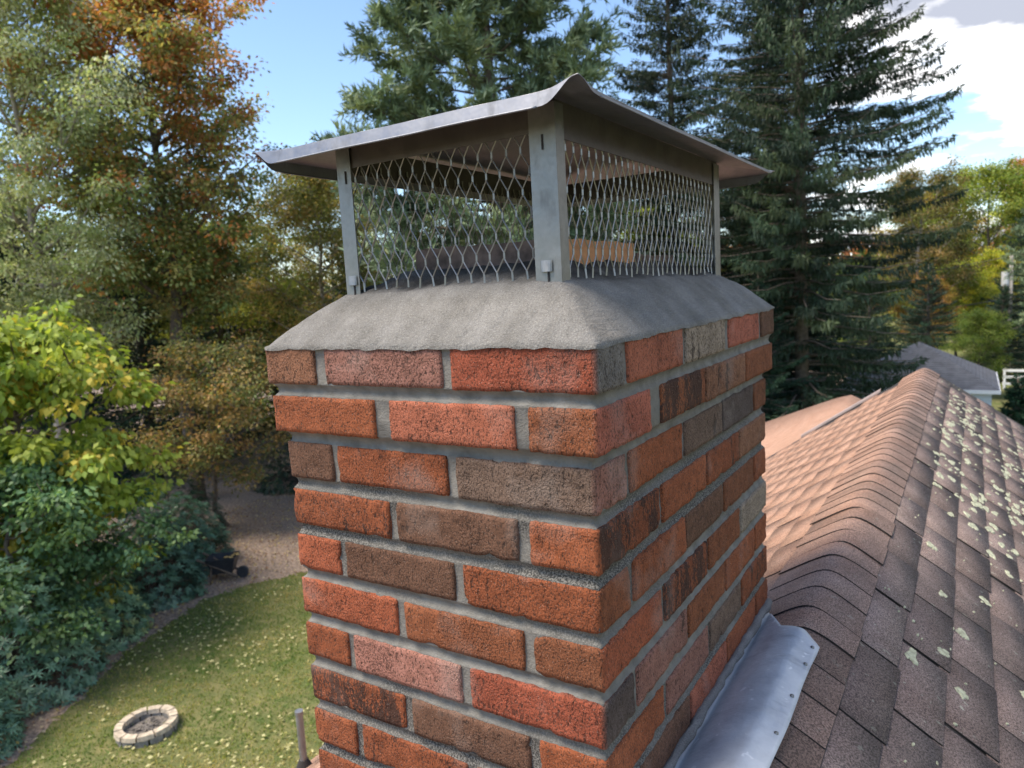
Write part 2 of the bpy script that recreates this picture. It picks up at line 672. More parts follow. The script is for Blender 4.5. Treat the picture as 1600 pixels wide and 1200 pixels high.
# ---- fallen leaves, grass tufts
def leaf_quads(c, d, up, L, W, fold=0.25):
    """leaves as two triangles folded along the midrib. c base, d direction, up normal (N,3)"""
    n = len(c)
    side = np.cross(d, up)
    side /= np.linalg.norm(side, axis=1)[:, None] + 1e-9
    nrm = np.cross(side, d)
    L = np.broadcast_to(np.asarray(L, float), (n,))[:, None]
    W = np.broadcast_to(np.asarray(W, float), (n,))[:, None]
    mid = c + d * L * 0.45
    v = np.stack([c, mid + side * W * 0.5 + nrm * W * fold * 0.5, c + d * L, mid - side * W * 0.5 + nrm * W * fold * 0.5], 1).reshape(-1, 3)
    b = np.arange(n)[:, None] * 4
    f = np.concatenate([b + np.array([[0, 1, 2]]), b + np.array([[0, 2, 3]])], 0)
    return v, f


def rand_dirs(n, rng=RNG):
    v = rng.normal(size=(n, 3))
    return v / np.linalg.norm(v, axis=1)[:, None]


def norm(v):
    return v / (np.linalg.norm(v, axis=1)[:, None] + 1e-9)


def in_bed(x, y):
    ex = np.interp(y, [p[1] for p in edge], [p[0] for p in edge])
    return x < ex


n = 90000
gx, gy = RNG.uniform(-20, -6, n), RNG.uniform(2, 18, n)
keep = ~in_bed(gx, gy)
gx, gy = gx[keep], gy[keep]
n = len(gx)
c = np.stack([gx, gy, np.full(n, GROUND)], -1)
d = norm(np.stack([RNG.normal(0, .6, n), RNG.normal(0, .6, n), np.ones(n)], -1))
v, f = leaf_quads(c, d, rand_dirs(n), RNG.uniform(.03, .085, n), RNG.uniform(.012, .035, n))
gp = np.array([S(124, 140, 70), S(150, 154, 84), S(180, 168, 110), S(104, 128, 62)])
pz = fbm(c, .9, 5, 3)
idx = np.clip(((pz * 1.6 + .5) * 3 + RNG.normal(0, .8, n)), 0, 3).astype(int)
gc = gp[np.array([3, 0, 1, 2])[idx]] * RNG.uniform(.75, 1.15, (n, 1))
me = mesh_np('grass', v, f)
set_col(me, np.repeat(gc, 4, 0))
tag(obj('grass', me, M_LEAF), 'short patchy lawn grass around the fire pit', 'grass', kind='stuff')

n = 16000
gx, gy = RNG.uniform(-23, -7, n), RNG.uniform(2, 18, n)
bed = in_bed(gx, gy)
drift = np.clip(fbm(np.stack([gx, gy, gx * 0], -1), .8, 9, 2) * .9 + .12, .015, .6)
keep = bed | (RNG.uniform(size=n) < drift)
gx, gy, bed = gx[keep], gy[keep], bed[keep]
n = len(gx)
c = np.stack([gx, gy, np.full(n, GROUND + 0.03) + RNG.uniform(0, .05, n)], -1)
d = norm(np.stack([RNG.normal(0, 1, n), RNG.normal(0, 1, n), RNG.normal(0, .3, n)], -1))
up = norm(np.stack([RNG.normal(0, .4, n), RNG.normal(0, .4, n), np.ones(n)], -1))
v, f = leaf_quads(c, d, up, RNG.uniform(.05, .1, n), RNG.uniform(.035, .07, n))
lp = np.array([S(176, 150, 122), S(150, 118, 92), S(200, 186, 160), S(122, 88, 66), S(196, 178, 110)])
gc = lp[RNG.integers(0, 5, n)] * RNG.uniform(.7, 1.1, (n, 1))
gc[~bed] = np.array(S(206, 200, 150)) * RNG.uniform(.8, 1.1, ((~bed).sum(), 1))
me = mesh_np('fallen_leaves', v, f)
set_col(me, np.repeat(gc, 4, 0))
tag(obj('fallen_leaves', me, M_LEAF), 'pale fallen leaves strewn over mulch and lawn', 'leaves', kind='stuff')
# ================================================================== HOUSE (roof seen from the ridge)
RX, RZ, RS = 0.10, -0.608, 0.68              # ridge x, crest height, slope
ANG = math.atan(RS)
CS, SN = math.cos(ANG), math.sin(ANG)
Y_NEAR, Y_FAR = -4.0, 4.85
house = thing('house', 'house under the brown shingled gable roof, carrying the brick chimney', 'house', (RX, 0.4, GROUND))

mb = MB()
ex = 2.75
mb.add([(RX - ex, Y_NEAR + .3, GROUND), (RX + ex, Y_NEAR + .3, GROUND), (RX + ex, Y_NEAR + .3, RZ - .10 - RS * ex), (RX, Y_NEAR + .3, RZ - .10), (RX - ex, Y_NEAR + .3, RZ - .10 - RS * ex),
        (RX - ex, Y_FAR - .3, GROUND), (RX + ex, Y_FAR - .3, GROUND), (RX + ex, Y_FAR - .3, RZ - .10 - RS * ex), (RX, Y_FAR - .3, RZ - .10), (RX - ex, Y_FAR - .3, RZ - .10 - RS * ex)],
       [(0, 1, 2, 3, 4), (9, 8, 7, 6, 5), (0, 4, 9, 5), (1, 6, 7, 2)])
wobj('wall', mb, M_WOOD_WHITE, house)


def roof_sheet(side, name, mat):
    L = 3.0 / CS
    n = Vector((side * SN, 0, CS))
    e = Vector((side * CS, 0, -SN))
    o = Vector((RX, 0, RZ - 0.012)) + e * .06
    mb = MB()
    a, t = o, n * -0.04
    q = [a + Vector((0, Y_NEAR, 0)), a + e * L + Vector((0, Y_NEAR, 0)), a + e * L + Vector((0, Y_FAR, 0)), a + Vector((0, Y_FAR, 0))]
    mb.add(q + [p + t for p in q], [(0, 1, 2, 3), (7, 6, 5, 4), (0, 4, 5, 1), (1, 5, 6, 2), (2, 6, 7, 3)])
    return wobj(name, mb, mat, house)


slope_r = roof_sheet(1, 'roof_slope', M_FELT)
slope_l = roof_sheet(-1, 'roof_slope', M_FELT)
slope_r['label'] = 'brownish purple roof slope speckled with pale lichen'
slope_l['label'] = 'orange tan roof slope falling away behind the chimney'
EXPO, TAB = 0.0975, 0.2665


def tab_verts(side, s0, yc, w, jit, lift=0.004):
    e = np.array([side * CS, 0, -SN])
    n = np.array([side * SN, 0, CS])
    o = np.array([RX, 0, RZ - 0.010])
    sA, sB = s0 - 0.02, s0 + EXPO + jit
    out = []
    for hh in (0.0, -0.003):
        for (s, y, h) in ((sA, -w / 2, .001), (sB, -w / 2, lift), (sB + jit * .5, w / 2, lift), (sA, w / 2, .001)):
            out.append(o + e * s + n * (h + hh) + np.array([0, yc + y, 0]))
    return np.array(out)


TABF = np.array([(0, 1, 2, 3), (7, 6, 5, 4), (0, 4, 5, 1), (1, 5, 6, 2), (2, 6, 7, 3), (3, 7, 4, 0)])


def chimney_hit(x, y):
    return -0.60 < x < 0.02 and -0.12 < y < 0.83


shared = {}
M_EDGE_S = simple('asphalt_cut_edge', (0.022, 0.02, 0.019), 0.95)
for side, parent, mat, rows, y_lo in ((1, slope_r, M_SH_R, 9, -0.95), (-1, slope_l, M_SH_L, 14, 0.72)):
    rest = []
    nrow = int(3.62 / EXPO)
    for r in range(nrow):
        s0 = 0.085 + EXPO * r - (0.02 if side < 0 else 0)
        off = 0.5 + 0.1115 * r + 0.02 * math.sin(r * 2.3)
        k0 = int((Y_NEAR - off) / TAB) - 1
        k = k0
        while True:
            yc = off + TAB * (k + 0.5)
            k += 1
            if yc + TAB / 2 > Y_FAR + .03:
                break
            if yc - TAB / 2 < Y_NEAR:
                continue
            x = RX + side * CS * (s0 + .05)
            if chimney_hit(x, yc):
                continue
            near = r < rows and yc > y_lo
            if near:
                var = random.randrange(5)
                key = (side, var)
                if key not in shared:
                    jv = random.uniform(-.003, .003)
                    v = tab_verts(side, 0, 0, TAB - 0.006 - 0.002 * var * .4, jv, (0.0036 if side > 0 else 0.0018) + 0.0008 * var * .5)
                    v -= np.array([RX, 0, RZ - 0.010])
                    me = mesh_np('shingle', v, TABF)
                    me.materials.append(mat)
                    me.materials.append(M_EDGE_S)
                    me.polygons.foreach_set('material_index', np.array([0, 1, 1, 1, 1, 1], dtype=np.int32))
                    shared[key] = me
                loc = (RX + side * CS * s0, yc + random.gauss(0, .003), RZ - 0.010 - SN * s0 + random.uniform(0, .001))
                obj('shingle', shared[key], None, parent, loc=loc)
            else:
                rest.append(tab_verts(side, s0, yc, TAB - .006, random.uniform(-.003, .003), .004 if side > 0 else .002))
    V = np.concatenate(rest) - np.array(wpos(parent))
    F = np.concatenate([TABF + 8 * i for i in range(len(rest))])
    fo = obj('shingle_field', mesh_np('shingle_field', V, F), mat, parent, loc=wpos(parent))
    fo['kind'] = 'stuff'

# ridge cap shingles, each a bent piece lapping over the next
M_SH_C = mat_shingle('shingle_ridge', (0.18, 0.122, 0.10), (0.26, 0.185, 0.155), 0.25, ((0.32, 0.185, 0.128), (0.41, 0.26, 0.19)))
M_EDGE = simple('asphalt_edge', (0.022, 0.02, 0.019), 0.95)
NXC = 16
dxs = np.linspace(-0.130, 0.090, NXC)
capme = []
for vi in range(4):
    V, F, MI = [], [], []
    yl = ((-0.012, .0028 + vi * .0004), (0.05, .0014), (0.112, .0))

    def cpt(x, y, h):
        yy = y + ((0.003 * math.sin(vi * 2 + x * 30) + .02 * x * (vi - 1.5)) if y < 0 else 0)
        return (x, yy, -RS * math.sqrt(x * x + 0.028 ** 2) + h)
    for (y, h) in yl:
        V += [cpt(x, y, h) for x in dxs]
    for j in range(2):
        for i in range(NXC - 1):
            q = j * NXC + i
            F.append((q, q + 1, q + NXC + 1, q + NXC))
            MI.append(0)
    b0 = len(V)
    for hh in (0, -.0034):
        V += [cpt(x, yl[0][0], yl[0][1] + hh) for x in dxs]
    for i in range(NXC - 1):
        F.append((b0 + i + 1, b0 + i, b0 + NXC + i, b0 + NXC + i + 1))
        MI.append(1)
    for x in (dxs[0], dxs[-1]):
        b0 = len(V)
        for (y, h) in yl:
            V += [cpt(x, y, h), cpt(x, y, h - .004)]
        for j in range(2):
            F.append((b0 + 2 * j, b0 + 2 * j + 2, b0 + 2 * j + 3, b0 + 2 * j + 1))
            MI.append(1)
    me = mesh_np('ridge_cap', np.array(V), np.array(F))
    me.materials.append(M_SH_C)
    me.materials.append(M_EDGE)
    me.polygons.foreach_set('material_index', np.array(MI, dtype=np.int32))
    smooth(me)
    capme.append(me)
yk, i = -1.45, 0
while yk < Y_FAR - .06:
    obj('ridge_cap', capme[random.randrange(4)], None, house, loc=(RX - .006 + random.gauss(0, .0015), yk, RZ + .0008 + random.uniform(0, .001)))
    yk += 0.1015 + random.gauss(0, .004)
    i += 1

# lichen crusts on the shaded slope
def lichen_patch(mb, s, y, L, W):
    e = Vector((CS, 0, -SN))
    n_ = Vector((SN, 0, CS))
    o = Vector((RX, 0, RZ - 0.010)) + e * s + Vector((0, y, 0))
    k = 8 if L < .006 else 26
    ph = [random.uniform(0, 6.28) for _ in range(4)]
    ring, base = [], []
    for i in range(k):
        a = 2 * math.pi * i / k
        rr = 1 + .16 * math.sin(2 * a + ph[0]) + .14 * math.sin(3 * a + ph[1]) + .10 * math.sin(7 * a + ph[2]) + random.uniform(-.12, .12)
        q = e * (math.cos(a) * L * rr) + Vector((0, math.sin(a) * W * rr, 0))
        ring.append(o + q * .8 + n_ * (.0056 + random.uniform(-.0004, .0006)))
        base.append(o + q + n_ * .0030)
    c_ = o + n_ * .0050
    mb.add([c_] + ring + base, [(0, 1 + i, 1 + (i + 1) % k) for i in range(k)] + [(1 + i, 1 + k + i, 1 + k + (i + 1) % k, 1 + (i + 1) % k) for i in range(k)])


mb = MB()
big = [(.205, .86), (.262, .97), (.31, .86), (.45, 1.05), (.255, 1.27), (.36, 1.42), (.215, 1.55), (.475, .93), (.30, 1.12), (.26, 1.95), (.20, 2.2), (.43, 1.75), (.52, 1.5)]
for s, y in big:
    for _ in range(3):
        lichen_patch(mb, s + random.gauss(0, .006), y + random.gauss(0, .010), random.uniform(.006, .013), random.uniform(.009, .018))
for cx, cy, n, sp in ((.20, 2.55, 16, .09), (.28, 3.0, 14, .10), (.42, 2.5, 22, .12), (.17, 3.6, 12, .08), (.36, 3.55, 26, .13), (.25, 4.2, 24, .10), (.50, 3.2, 22, .12), (.47, 2.0, 16, .10), (.40, 4.3, 22, .12), (.56, 2.6, 14, .1), (.22, 3.3, 16, .09), (.33, 2.3, 14, .10), (.60, 3.9, 20, .12), (.30, 3.9, 20, .11)):
    for _ in range(n):
        s, y = random.gauss(cx, sp * .5), random.gauss(cy, sp * 1.4)
        if s > .125 and y < Y_FAR - .05:
            z = random.uniform(.35, 1.5)
            lichen_patch(mb, s, y, .011 * z, .02 * z)
for _ in range(170):
    s, y = random.uniform(.10, .7), random.uniform(.4, 4.8)
    lichen_patch(mb, s, y, random.uniform(.0015, .004), random.uniform(.002, .006))
lo = wobj('lichen', mb, M_LICHEN, slope_r)
lo['kind'] = 'stuff'
lo['label'] = 'pale green lichen crusts on the shingles'

# lower roof beyond the far gable end, blending up from the main slope, with its pale edge strip
mb = MB()
x0, z0, sl = -0.63, -1.158, 0.413
vs_ = []
dxl = (-2.3, -1.6, -1.2, -.8, -.5, -.25, -.12, 0, .12, .5)
for q, y in ((0, Y_FAR - .01), (.5, 5.9), (1, 7.0)):
    for dx in dxl:
        zm = RZ - .012 - RS * abs(x0 + dx - RX)
        zf = z0 - (sl if dx < 0 else .75) * (math.sqrt(dx * dx + .06 ** 2) - .06)
        vs_.append((x0 + dx, y, zm * (1 - q) + zf * q))
nd = len(dxl)
m_ = [(p[0], p[1], p[2] - .08) for p in vs_]
fs = [(j * nd + i, j * nd + i + 1, j * nd + i + 1 + nd, j * nd + i + nd) for j in range(2) for i in range(nd - 1)]
mb.add(vs_ + m_, fs + [tuple(3 * nd + q for q in f[::-1]) for f in fs] + [(2 * nd + i, 2 * nd + i + 1, 5 * nd + i + 1, 5 * nd + i) for i in range(nd - 1)])
wobj('lower_roof', mb, M_SH_L, house, sm=True)
mb = MB()
vs_ = []
for t in (0, .25, .5, .75, 1):
    x = -.17 - .52 * t
    z = RZ - .004 - RS * (RX - x)
    w = .05 * (1 - .6 * t)
    for dy, dz in ((0, 0), (.0, .016), (w, .020), (w, -.02)):
        vs_.append((x, Y_FAR - .03 + dy, z + dz))
mb.add(vs_, [(4 * i + k_, 4 * i + (k_ + 1) % 4, 4 * i + 4 + (k_ + 1) % 4, 4 * i + 4 + k_) for i in range(4) for k_ in range(4)] + [(3, 2, 1, 0), (16, 17, 18, 19)])
wobj('edge_strip', mb, simple('pale_metal', (.42, .34, .31), .5, .2), house)
# vent pipe near the eave
mb = MB()
px, py = -2.80, 1.78
pz = RZ - RS * (RX - px)
mb.tube([(px, py, pz - .05), (px, py, pz + .33)], [.021, .021], 14)
mb.tube([(px, py, pz + .325), (px, py, pz + .345)], [.0235, .0235], 14)
vp = wobj('vent_pipe', mb, mat_metal('galvanised', (.30, .31, .32), .5), house, sm=False)
mb = MB()
mb.tube([(px, py, pz - .03), (px, py, pz + .05)], [.06, .026], 14)
wobj('boot', mb, M_FELT, vp)

# ================================================================== CHIMNEY
H = 0.072
W, D = 0.515, 0.802
chim = thing('chimney', 'red and brown brick chimney with grey cement crown rising beside the ridge', 'chimney', (-0.26, 0.4, -1.1))
K = {  # brick face colours, measured as sRGB on the photograph's bricks
    'tan': (150, 98, 78), 'pinkgrey': (158, 108, 92), 'red': (174, 84, 62), 'orange': (174, 92, 58), 'salmon': (190, 104, 82),
    'brown': (120, 84, 62), 'dk': (114, 80, 60), 'greybrown': (124, 100, 84), 'orangebr': (158, 88, 58), 'redor': (182, 92, 62),
    'grey': (128, 122, 115), 'beige': (164, 146, 126), 'pink': (198, 106, 90), 'dkgrey': (98, 84, 78), 'brownor': (146, 84, 58), 'rust': (162, 84, 52), 'rose': (172, 116, 98)}
FRONT = {1: ('tan', 'pinkgrey', 'red'), 2: ('orange', 'salmon', 'orangebr'), 3: ('dk', 'rust+', 'greybrown'), 4: ('rust+', 'dk', 'orange'),
         5: ('redor', 'dk', 'rust'), 6: ('redor', 'orangebr', 'brownor'), 7: ('rust', 'rose', 'red'), 8: ('rust*', 'dk', 'rust'),
         9: ('orange', 'rust+', 'brown'), 10: ('rust', 'dk', 'orange'), 11: ('orange', 'rust', 'rust')}
RIGHT = {1: ('grey', 'salmon', 'beige+', 'pink', 'brown'), 2: ('pink', 'orangebr*', 'tan+', 'orangebr'), 3: ('rose', 'orange', 'greybrown+', 'dkgrey', 'brownor'),
         4: ('rust*', 'orange', 'rust+', 'tan'), 5: ('orangebr', 'orange', 'brown', 'brownor', 'orange'), 6: ('redor', 'rust*', 'orangebr', 'beige'),
         7: ('dkgrey', 'pinkgrey+', 'orangebr', 'orange', 'orange'), 8: ('orange', 'pinkgrey', 'greybrown', 'rust+'), 9: ('orange', 'brown', 'salmon', 'orange', 'rust'),
         10: ('rust', 'orangebr', 'orange', 'rust'), 11: ('orange', 'brown', 'rust', 'orange', 'rust')}
RANDC = ['orange', 'rust', 'rust+', 'dk', 'redor', 'brown', 'orangebr']


def kcol(k):
    fl = 0.12
    if k.endswith('+'):
        k, fl = k[:-1], 0.62
    elif k.endswith('*'):
        k, fl = k[:-1], 0.95
    c_ = np.array(S(*K[k])) * (0.69 if K[k][0] > 1.6 * K[k][1] else 0.80)
    c_ = c_ * .9 + c_.mean() * .1
    if c_[0] > 2.2 * c_[1]:
        c_ = c_ * np.array([1.0, 1.06, .88])
    return np.append(c_, fl)


def brick_mesh(sx, sy, sz, cell, colf, colr, seed, org):
    nx, ny, nz = (max(2, int(round(s / cell))) for s in (sx, sy, sz))
    dims = (nx, ny, nz)
    idx = {}
    keys, faces = [], []

    def vid(i, j, k):
        t = (i, j, k)
        if t not in idx:
            idx[t] = len(keys)
            keys.append(t)
        return idx[t]
    for ax in range(3):
        a, b_ = [q for q in range(3) if q != ax]
        for end in (0, dims[ax]):
            for i in range(dims[a]):
                for j in range(dims[b_]):
                    q = []
                    for (di, dj) in ((0, 0), (1, 0), (1, 1), (0, 1)):
                        t = [0, 0, 0]
                        t[ax], t[a], t[b_] = end, i + di, j + dj
                        q.append(vid(*t))
                    flip = (end == 0) ^ (ax == 1)
                    faces.append(q[::-1] if flip else q)
    p = np.array(keys, float) / np.array(dims) - 0.5
    h = np.array([sx, sy, sz]) / 2
    p = p * 2 * h
    r = 0.0024
    inner = np.clip(p, -(h - r), h - r)
    dv = p - inner
    ln = np.linalg.norm(dv, axis=1)[:, None]
    nrm = dv / np.maximum(ln, 1e-9)
    q = inner + nrm * r
    wpt = q + np.array(org)
    edge_n = (np.abs(dv) > 1e-6).sum(1)
    disp = 0.0013 * fbm(wpt, 60, seed, 2) + 0.0007 * vnoise(wpt, 230, seed + 5)
    chip = np.clip(fbm(wpt, 45, seed + 9, 2) - 0.30, 0, 1) * 0.009 * (edge_n >= 2)
    q = q + nrm * (disp - chip)[:, None]
    f = np.array(faces)
    me = mesh_np('brick', q, f)
    smooth(me)
    wr = np.clip((nrm[:, 0] + nrm[:, 1]) * 2.0 + 0.5, 0, 1)[:, None]
    set_col(me, colf[None, :] * (1 - wr) + colr[None, :] * wr)
    return me


def lay(k, x0, x1, y0, y1, cf, cr, vis):
    z1 = -H * k + 0.0550 + random.gauss(0, .0006)
    z0 = -H * k + random.gauss(0, .0006)
    j = [random.gauss(0, .0009) for _ in range(4)]
    x0, x1, y0, y1 = x0 + j[0], x1 + j[1] * .6, y0 + j[2] * .6, y1 + j[3]
    ctr = ((x0 + x1) / 2, (y0 + y1) / 2, (z0 + z1) / 2)
    me = brick_mesh(x1 - x0, y1 - y0, z1 - z0, 0.0065 if vis else 0.03, kcol(cf), kcol(cr), random.randrange(999), ctr)
    obj('brick', me, M_BRICK, chim, loc=ctr)


NC = 15
for k in range(1, NC + 1):
    odd = k % 2 == 1
    fr = FRONT.get(k) or [random.choice(RANDC) for _ in range(3)]
    rt = RIGHT.get(k) or [random.choice(RANDC) for _ in range(5)]
    rc = lambda: random.choice(RANDC)
    vis = k <= 11
    o = {1: .0125, 2: .010}.get(k, 0.0)
    xr, yf, xl, yb = o, -o, -W - o - (.002 if k < 3 else 0), D + (.026 if k == 1 else .023 if k == 2 else 0)
    if k == 1:
        fx, rm, hd, sb = [-.429, -.406, -.2, -.187], [(.077, .273), (.286, .480), (.505, .710)], (.065, .725), True
    elif k == 2:
        fx, rm, hd, sb = [-.323, -.297, -.099, -.081], [(.190, .377), (.382, .612)], (.153, .617), False
    elif odd:
        fx, rm, hd, sb = [-.423, -.411, -.213, -.198], [(.101, .297), (.306, .497), (.504, .703)], (.089, .711), True
    else:
        fx, rm, hd, sb = [-.320, -.306, -.109, -.093], [(.206, .400), (.410, .596)], (.193, .606), False
    lay(k, fx[3], xr, yf, hd[0], fr[2], rt[0], vis)                      # front right corner
    lay(k, fx[1], fx[2], yf, yf + .09, fr[1], fr[1], vis)                # front middle
    lay(k, xl, fx[0], yf, yf + (.197 if odd else .09), fr[0], fr[0], vis)
    for i, (a, b_) in enumerate(rm):
        lay(k, xr - .09, xr, a, b_, rt[1 + i], rt[1 + i], vis)
    lay(k, fx[3], xr, hd[1], yb, rt[-1], rt[-1], vis)                    # back right corner
    lay(k, fx[1], fx[2], yb - .09, yb, rc(), rc(), False)
    lay(k, xl, fx[0], yb - (.197 if odd else .09), yb, rc(), rc(), False)
    for (a, b_) in (((.215, .400), (.410, .595)) if odd else ((.101, .297), (.306, .497), (.504, .703))):
        lay(k, xl, xl + .09, a, b_, rc(), rc(), False)

# mortar body: tooled hollow bed joints, slightly recessed uprights
zl, rec, offs, jn = [], [], [], []
for k in range(0, NC + 1):
    zb_ = -H * k                       # joint k lies between course k (above) and k+1 (below)
    o_up, o_dn = ({1: .0125, 2: .010}.get(k, 0.0) if k else .0125), {1: .0125, 2: .010}.get(k + 1, 0.0)
    for t in ((-.02, .10, .28, .5, .72, .90, 1.02) if k else (.98, 1.02)):
        zl.append(zb_ - 0.017 * t)
        rec.append(0.0030 + 0.0050 * math.sin(math.pi * min(1, max(0, t))) ** .8)
        offs.append(o_up * (1 - t) + o_dn * t if k != 2 else (o_up * (1 - t) * .6))
        jn.append(k)
    for t in (.06, .5, .94):
        zl.append(zb_ - .017 - .055 * t)
        rec.append(0.0042)
        offs.append(o_dn)
        jn.append(k + .5)
per = []
for (a, b_) in (((0, 0), (1, 0)), ((1, 0), (1, 1)), ((1, 1), (0, 1)), ((0, 1), (0, 0))):
    L = W if a[1] == b_[1] else D
    m_ = int(L / 0.009)
    for i in range(m_):
        t = i / m_
        per.append((a[0] + (b_[0] - a[0]) * t, a[1] + (b_[1] - a[1]) * t))
per = np.array(per)
NP = len(per)
AGE = {0: 0.0, 1: .05, 2: .12, 3: .50, 4: .82, 5: .34, 6: .12, 7: .42, 8: .68, 9: .62}
Vm, Cm = [], []
for z, r_, o, j in zip(zl, rec, offs, jn):
    x = -W - o + r_ + per[:, 0] * (W + 2 * o - 2 * r_)
    yb_ext = .0135 if o > .005 else 0
    y = -o + r_ + per[:, 1] * (D + 2 * o + yb_ext - 2 * r_)
    P = np.stack([x, y, np.full(NP, z)], -1)
    cen = np.stack([x + W / 2, y - D / 2, np.zeros(NP)], -1)
    out = np.stack([np.where((per[:, 0] < .001), -1., np.where(per[:, 0] > .999, 1., 0)), np.where(per[:, 1] < .001, -1., np.where(per[:, 1] > .999, 1., 0)), np.zeros(NP)], -1)
    nn = 0.0015 * fbm(P, 90, 3, 2) + 0.0005 * vnoise(P, 260, 8)
    P = P + out * nn[:, None] + np.array([0, 0, 1.0]) * (0.0008 * vnoise(P, 70, 4))[:, None]
    Vm.append(P)
    a_ = AGE.get(int(j), .55) if j == int(j) else .5 * (AGE.get(int(j), .55) + AGE.get(int(j) + 1, .55)) + .05
    Cm.append(np.clip(a_ + .42 * fbm(P * np.array([1, 1, 1.6]), 9, 21, 2), 0, 1))
Vm, Cm = np.concatenate(Vm), np.concatenate(Cm)
F = []
nl = len(zl)
ii = np.arange(NP)
i2 = (ii + 1) % NP
Fm = np.concatenate([np.stack([l * NP + ii, (l + 1) * NP + ii, (l + 1) * NP + i2, l * NP + i2], -1) for l in range(nl - 1)])
me = mesh_np('mortar', Vm - np.array(wpos(chim)), Fm)
smooth(me)
set_col(me, np.stack([Cm] * 3, -1))
obj('mortar', me, M_MORTAR, chim, loc=wpos(chim))

# cement crown
X0, X1, Y0_, Y1_ = -W - .0135, .0140, -.0140, D + .0275
nx_, ny_ = 112, 172
u = np.linspace(0, 1, nx_ + 1)
w_ = np.linspace(0, 1, ny_ + 1)
gx, gy = np.meshgrid(X0 + (X1 - X0) * u, Y0_ + (Y1_ - Y0_) * w_, indexing='ij')
dx_ = np.minimum(gx - X0, X1 - gx)
dy_ = np.minimum(gy - Y0_, Y1_ - gy)
kk = 0.013
hh = np.clip(0.5 + 0.5 * (dy_ - dx_) / kk, 0, 1)
dd = dy_ * (1 - hh) + dx_ * hh - kk * hh * (1 - hh)
dd = np.maximum(dd, 0)
t = np.clip(dd / 0.090, 0, 1)
zc = -0.0165 + 0.0725 * (1 - (1 - t) ** 1.32)
zc += np.clip((dd - .09) / .06, 0, 1) * .026
P = np.stack([gx.ravel(), gy.ravel(), np.zeros(gx.size)], -1)
zc = zc.ravel()
inn = np.clip((dd.ravel() - .085) / .02, 0, 1)
zc = zc + np.clip(dd.ravel() / .01, 0, 1) * (0.0040 * fbm(P, 13, 31, 3) + 0.0016 * fbm(P * np.array([1, .5, 1]), 42, 15, 2) + 0.0007 * vnoise(P, 140, 5)) + inn * (0.006 * fbm(P, 60, 77, 3))
V = np.stack([gx.ravel(), gy.ravel(), zc], -1)
i = (np.arange(nx_)[:, None] * (ny_ + 1) + np.arange(ny_)[None, :]).ravel()
F = np.stack([i, i + ny_ + 1, i + ny_ + 2, i + 1], -1)
bi = np.concatenate([np.arange(0, (nx_ + 1) * (ny_ + 1), ny_ + 1), np.arange(nx_ * (ny_ + 1) + 1, (nx_ + 1) * (ny_ + 1)),
                     np.arange((nx_ - 1) * (ny_ + 1) + ny_, 0, -(ny_ + 1)), np.arange(ny_ - 0, 0, -1)])
bi = np.array(list(dict.fromkeys(bi.tolist())))
sk = V[bi].copy()
wav = 0.0012 * fbm(sk, 40, 3, 2)
V[bi, 2] += 0
sk[:, 2] = -0.0210 + 3.2 * wav + 0.003 * np.clip(vnoise(sk, 25, 6), -.2, 1) * -1
nb = len(bi)
base_i = len(V)
V = np.concatenate([V, sk])
sf = np.stack([bi, np.roll(bi, -1), base_i + (np.arange(nb) + 1) % nb, base_i + np.arange(nb)], -1)
F = np.concatenate([F, sf[:, ::-1]])
soot = np.clip(inn * (0.62 + .7 * fbm(P, 14, 55, 3)), 0, .9)
soot = np.maximum(soot, np.clip(inn * 4, 0, 1) * (1 - np.clip(inn * 1.0, 0, 1)) * .5)
me = mesh_np('crown', V - np.array(wpos(chim)), F)
smooth(me)
set_col(me, np.stack([np.concatenate([soot, np.zeros(nb)])] * 3, -1))
obj('crown', me, M_CROWN, chim, loc=wpos(chim))


def flue(x0, x1, y0, y1, ztop, mat, lab):
    mb = MB()
    th = .018
    seg = 10
    for (a0, a1, b0, b1) in ((x0, x1, y0, y0 + th), (x0, x1, y1 - th, y1), (x0, x0 + th, y0 + th, y1 - th), (x1 - th, x1, y0 + th, y1 - th)):
        vv, ff = [], []
        for i in range(seg + 1):
            q = i / seg
            if a1 - a0 > b1 - b0:
                xx = a0 + (a1 - a0) * q
                ring = [(xx, b0), (xx, b1)]
            else:
                yy = b0 + (b1 - b0) * q
                ring = [(a0, yy), (a1, yy)]
            zt = ztop + random.uniform(-.002, .002)
            for (x, y) in ring:
                vv += [(x, y, .02), (x, y, zt + random.uniform(-.001, .001))]
            if i:
                o_ = 4 * (i - 1)
                ff += [(o_, o_ + 4, o_ + 5, o_ + 1), (o_ + 2, o_ + 3, o_ + 7, o_ + 6), (o_ + 1, o_ + 5, o_ + 7, o_ + 3)]
        ff += [(0, 1, 3, 2), (4 * seg, 4 * seg + 2, 4 * seg + 3, 4 * seg + 1)]
        mb.add(vv, ff)
    f_ = wobj('flue_tile', mb, mat, chim)
    f_.data.materials.append(M_FLUE_OLD)
    for i in range(3 * seg + 2):          # the weathered side is stained with soot
        f_.data.polygons[i].material_index = 1
    f_['label'] = lab


flue(-.38, -.14, .17, .47, .116, M_FLUE, 'orange clay flue tile inside the cap')
flue(-.37, -.15, .505, .70, .098, M_FLUE_OLD, 'darker sooty flue tile behind the orange one')

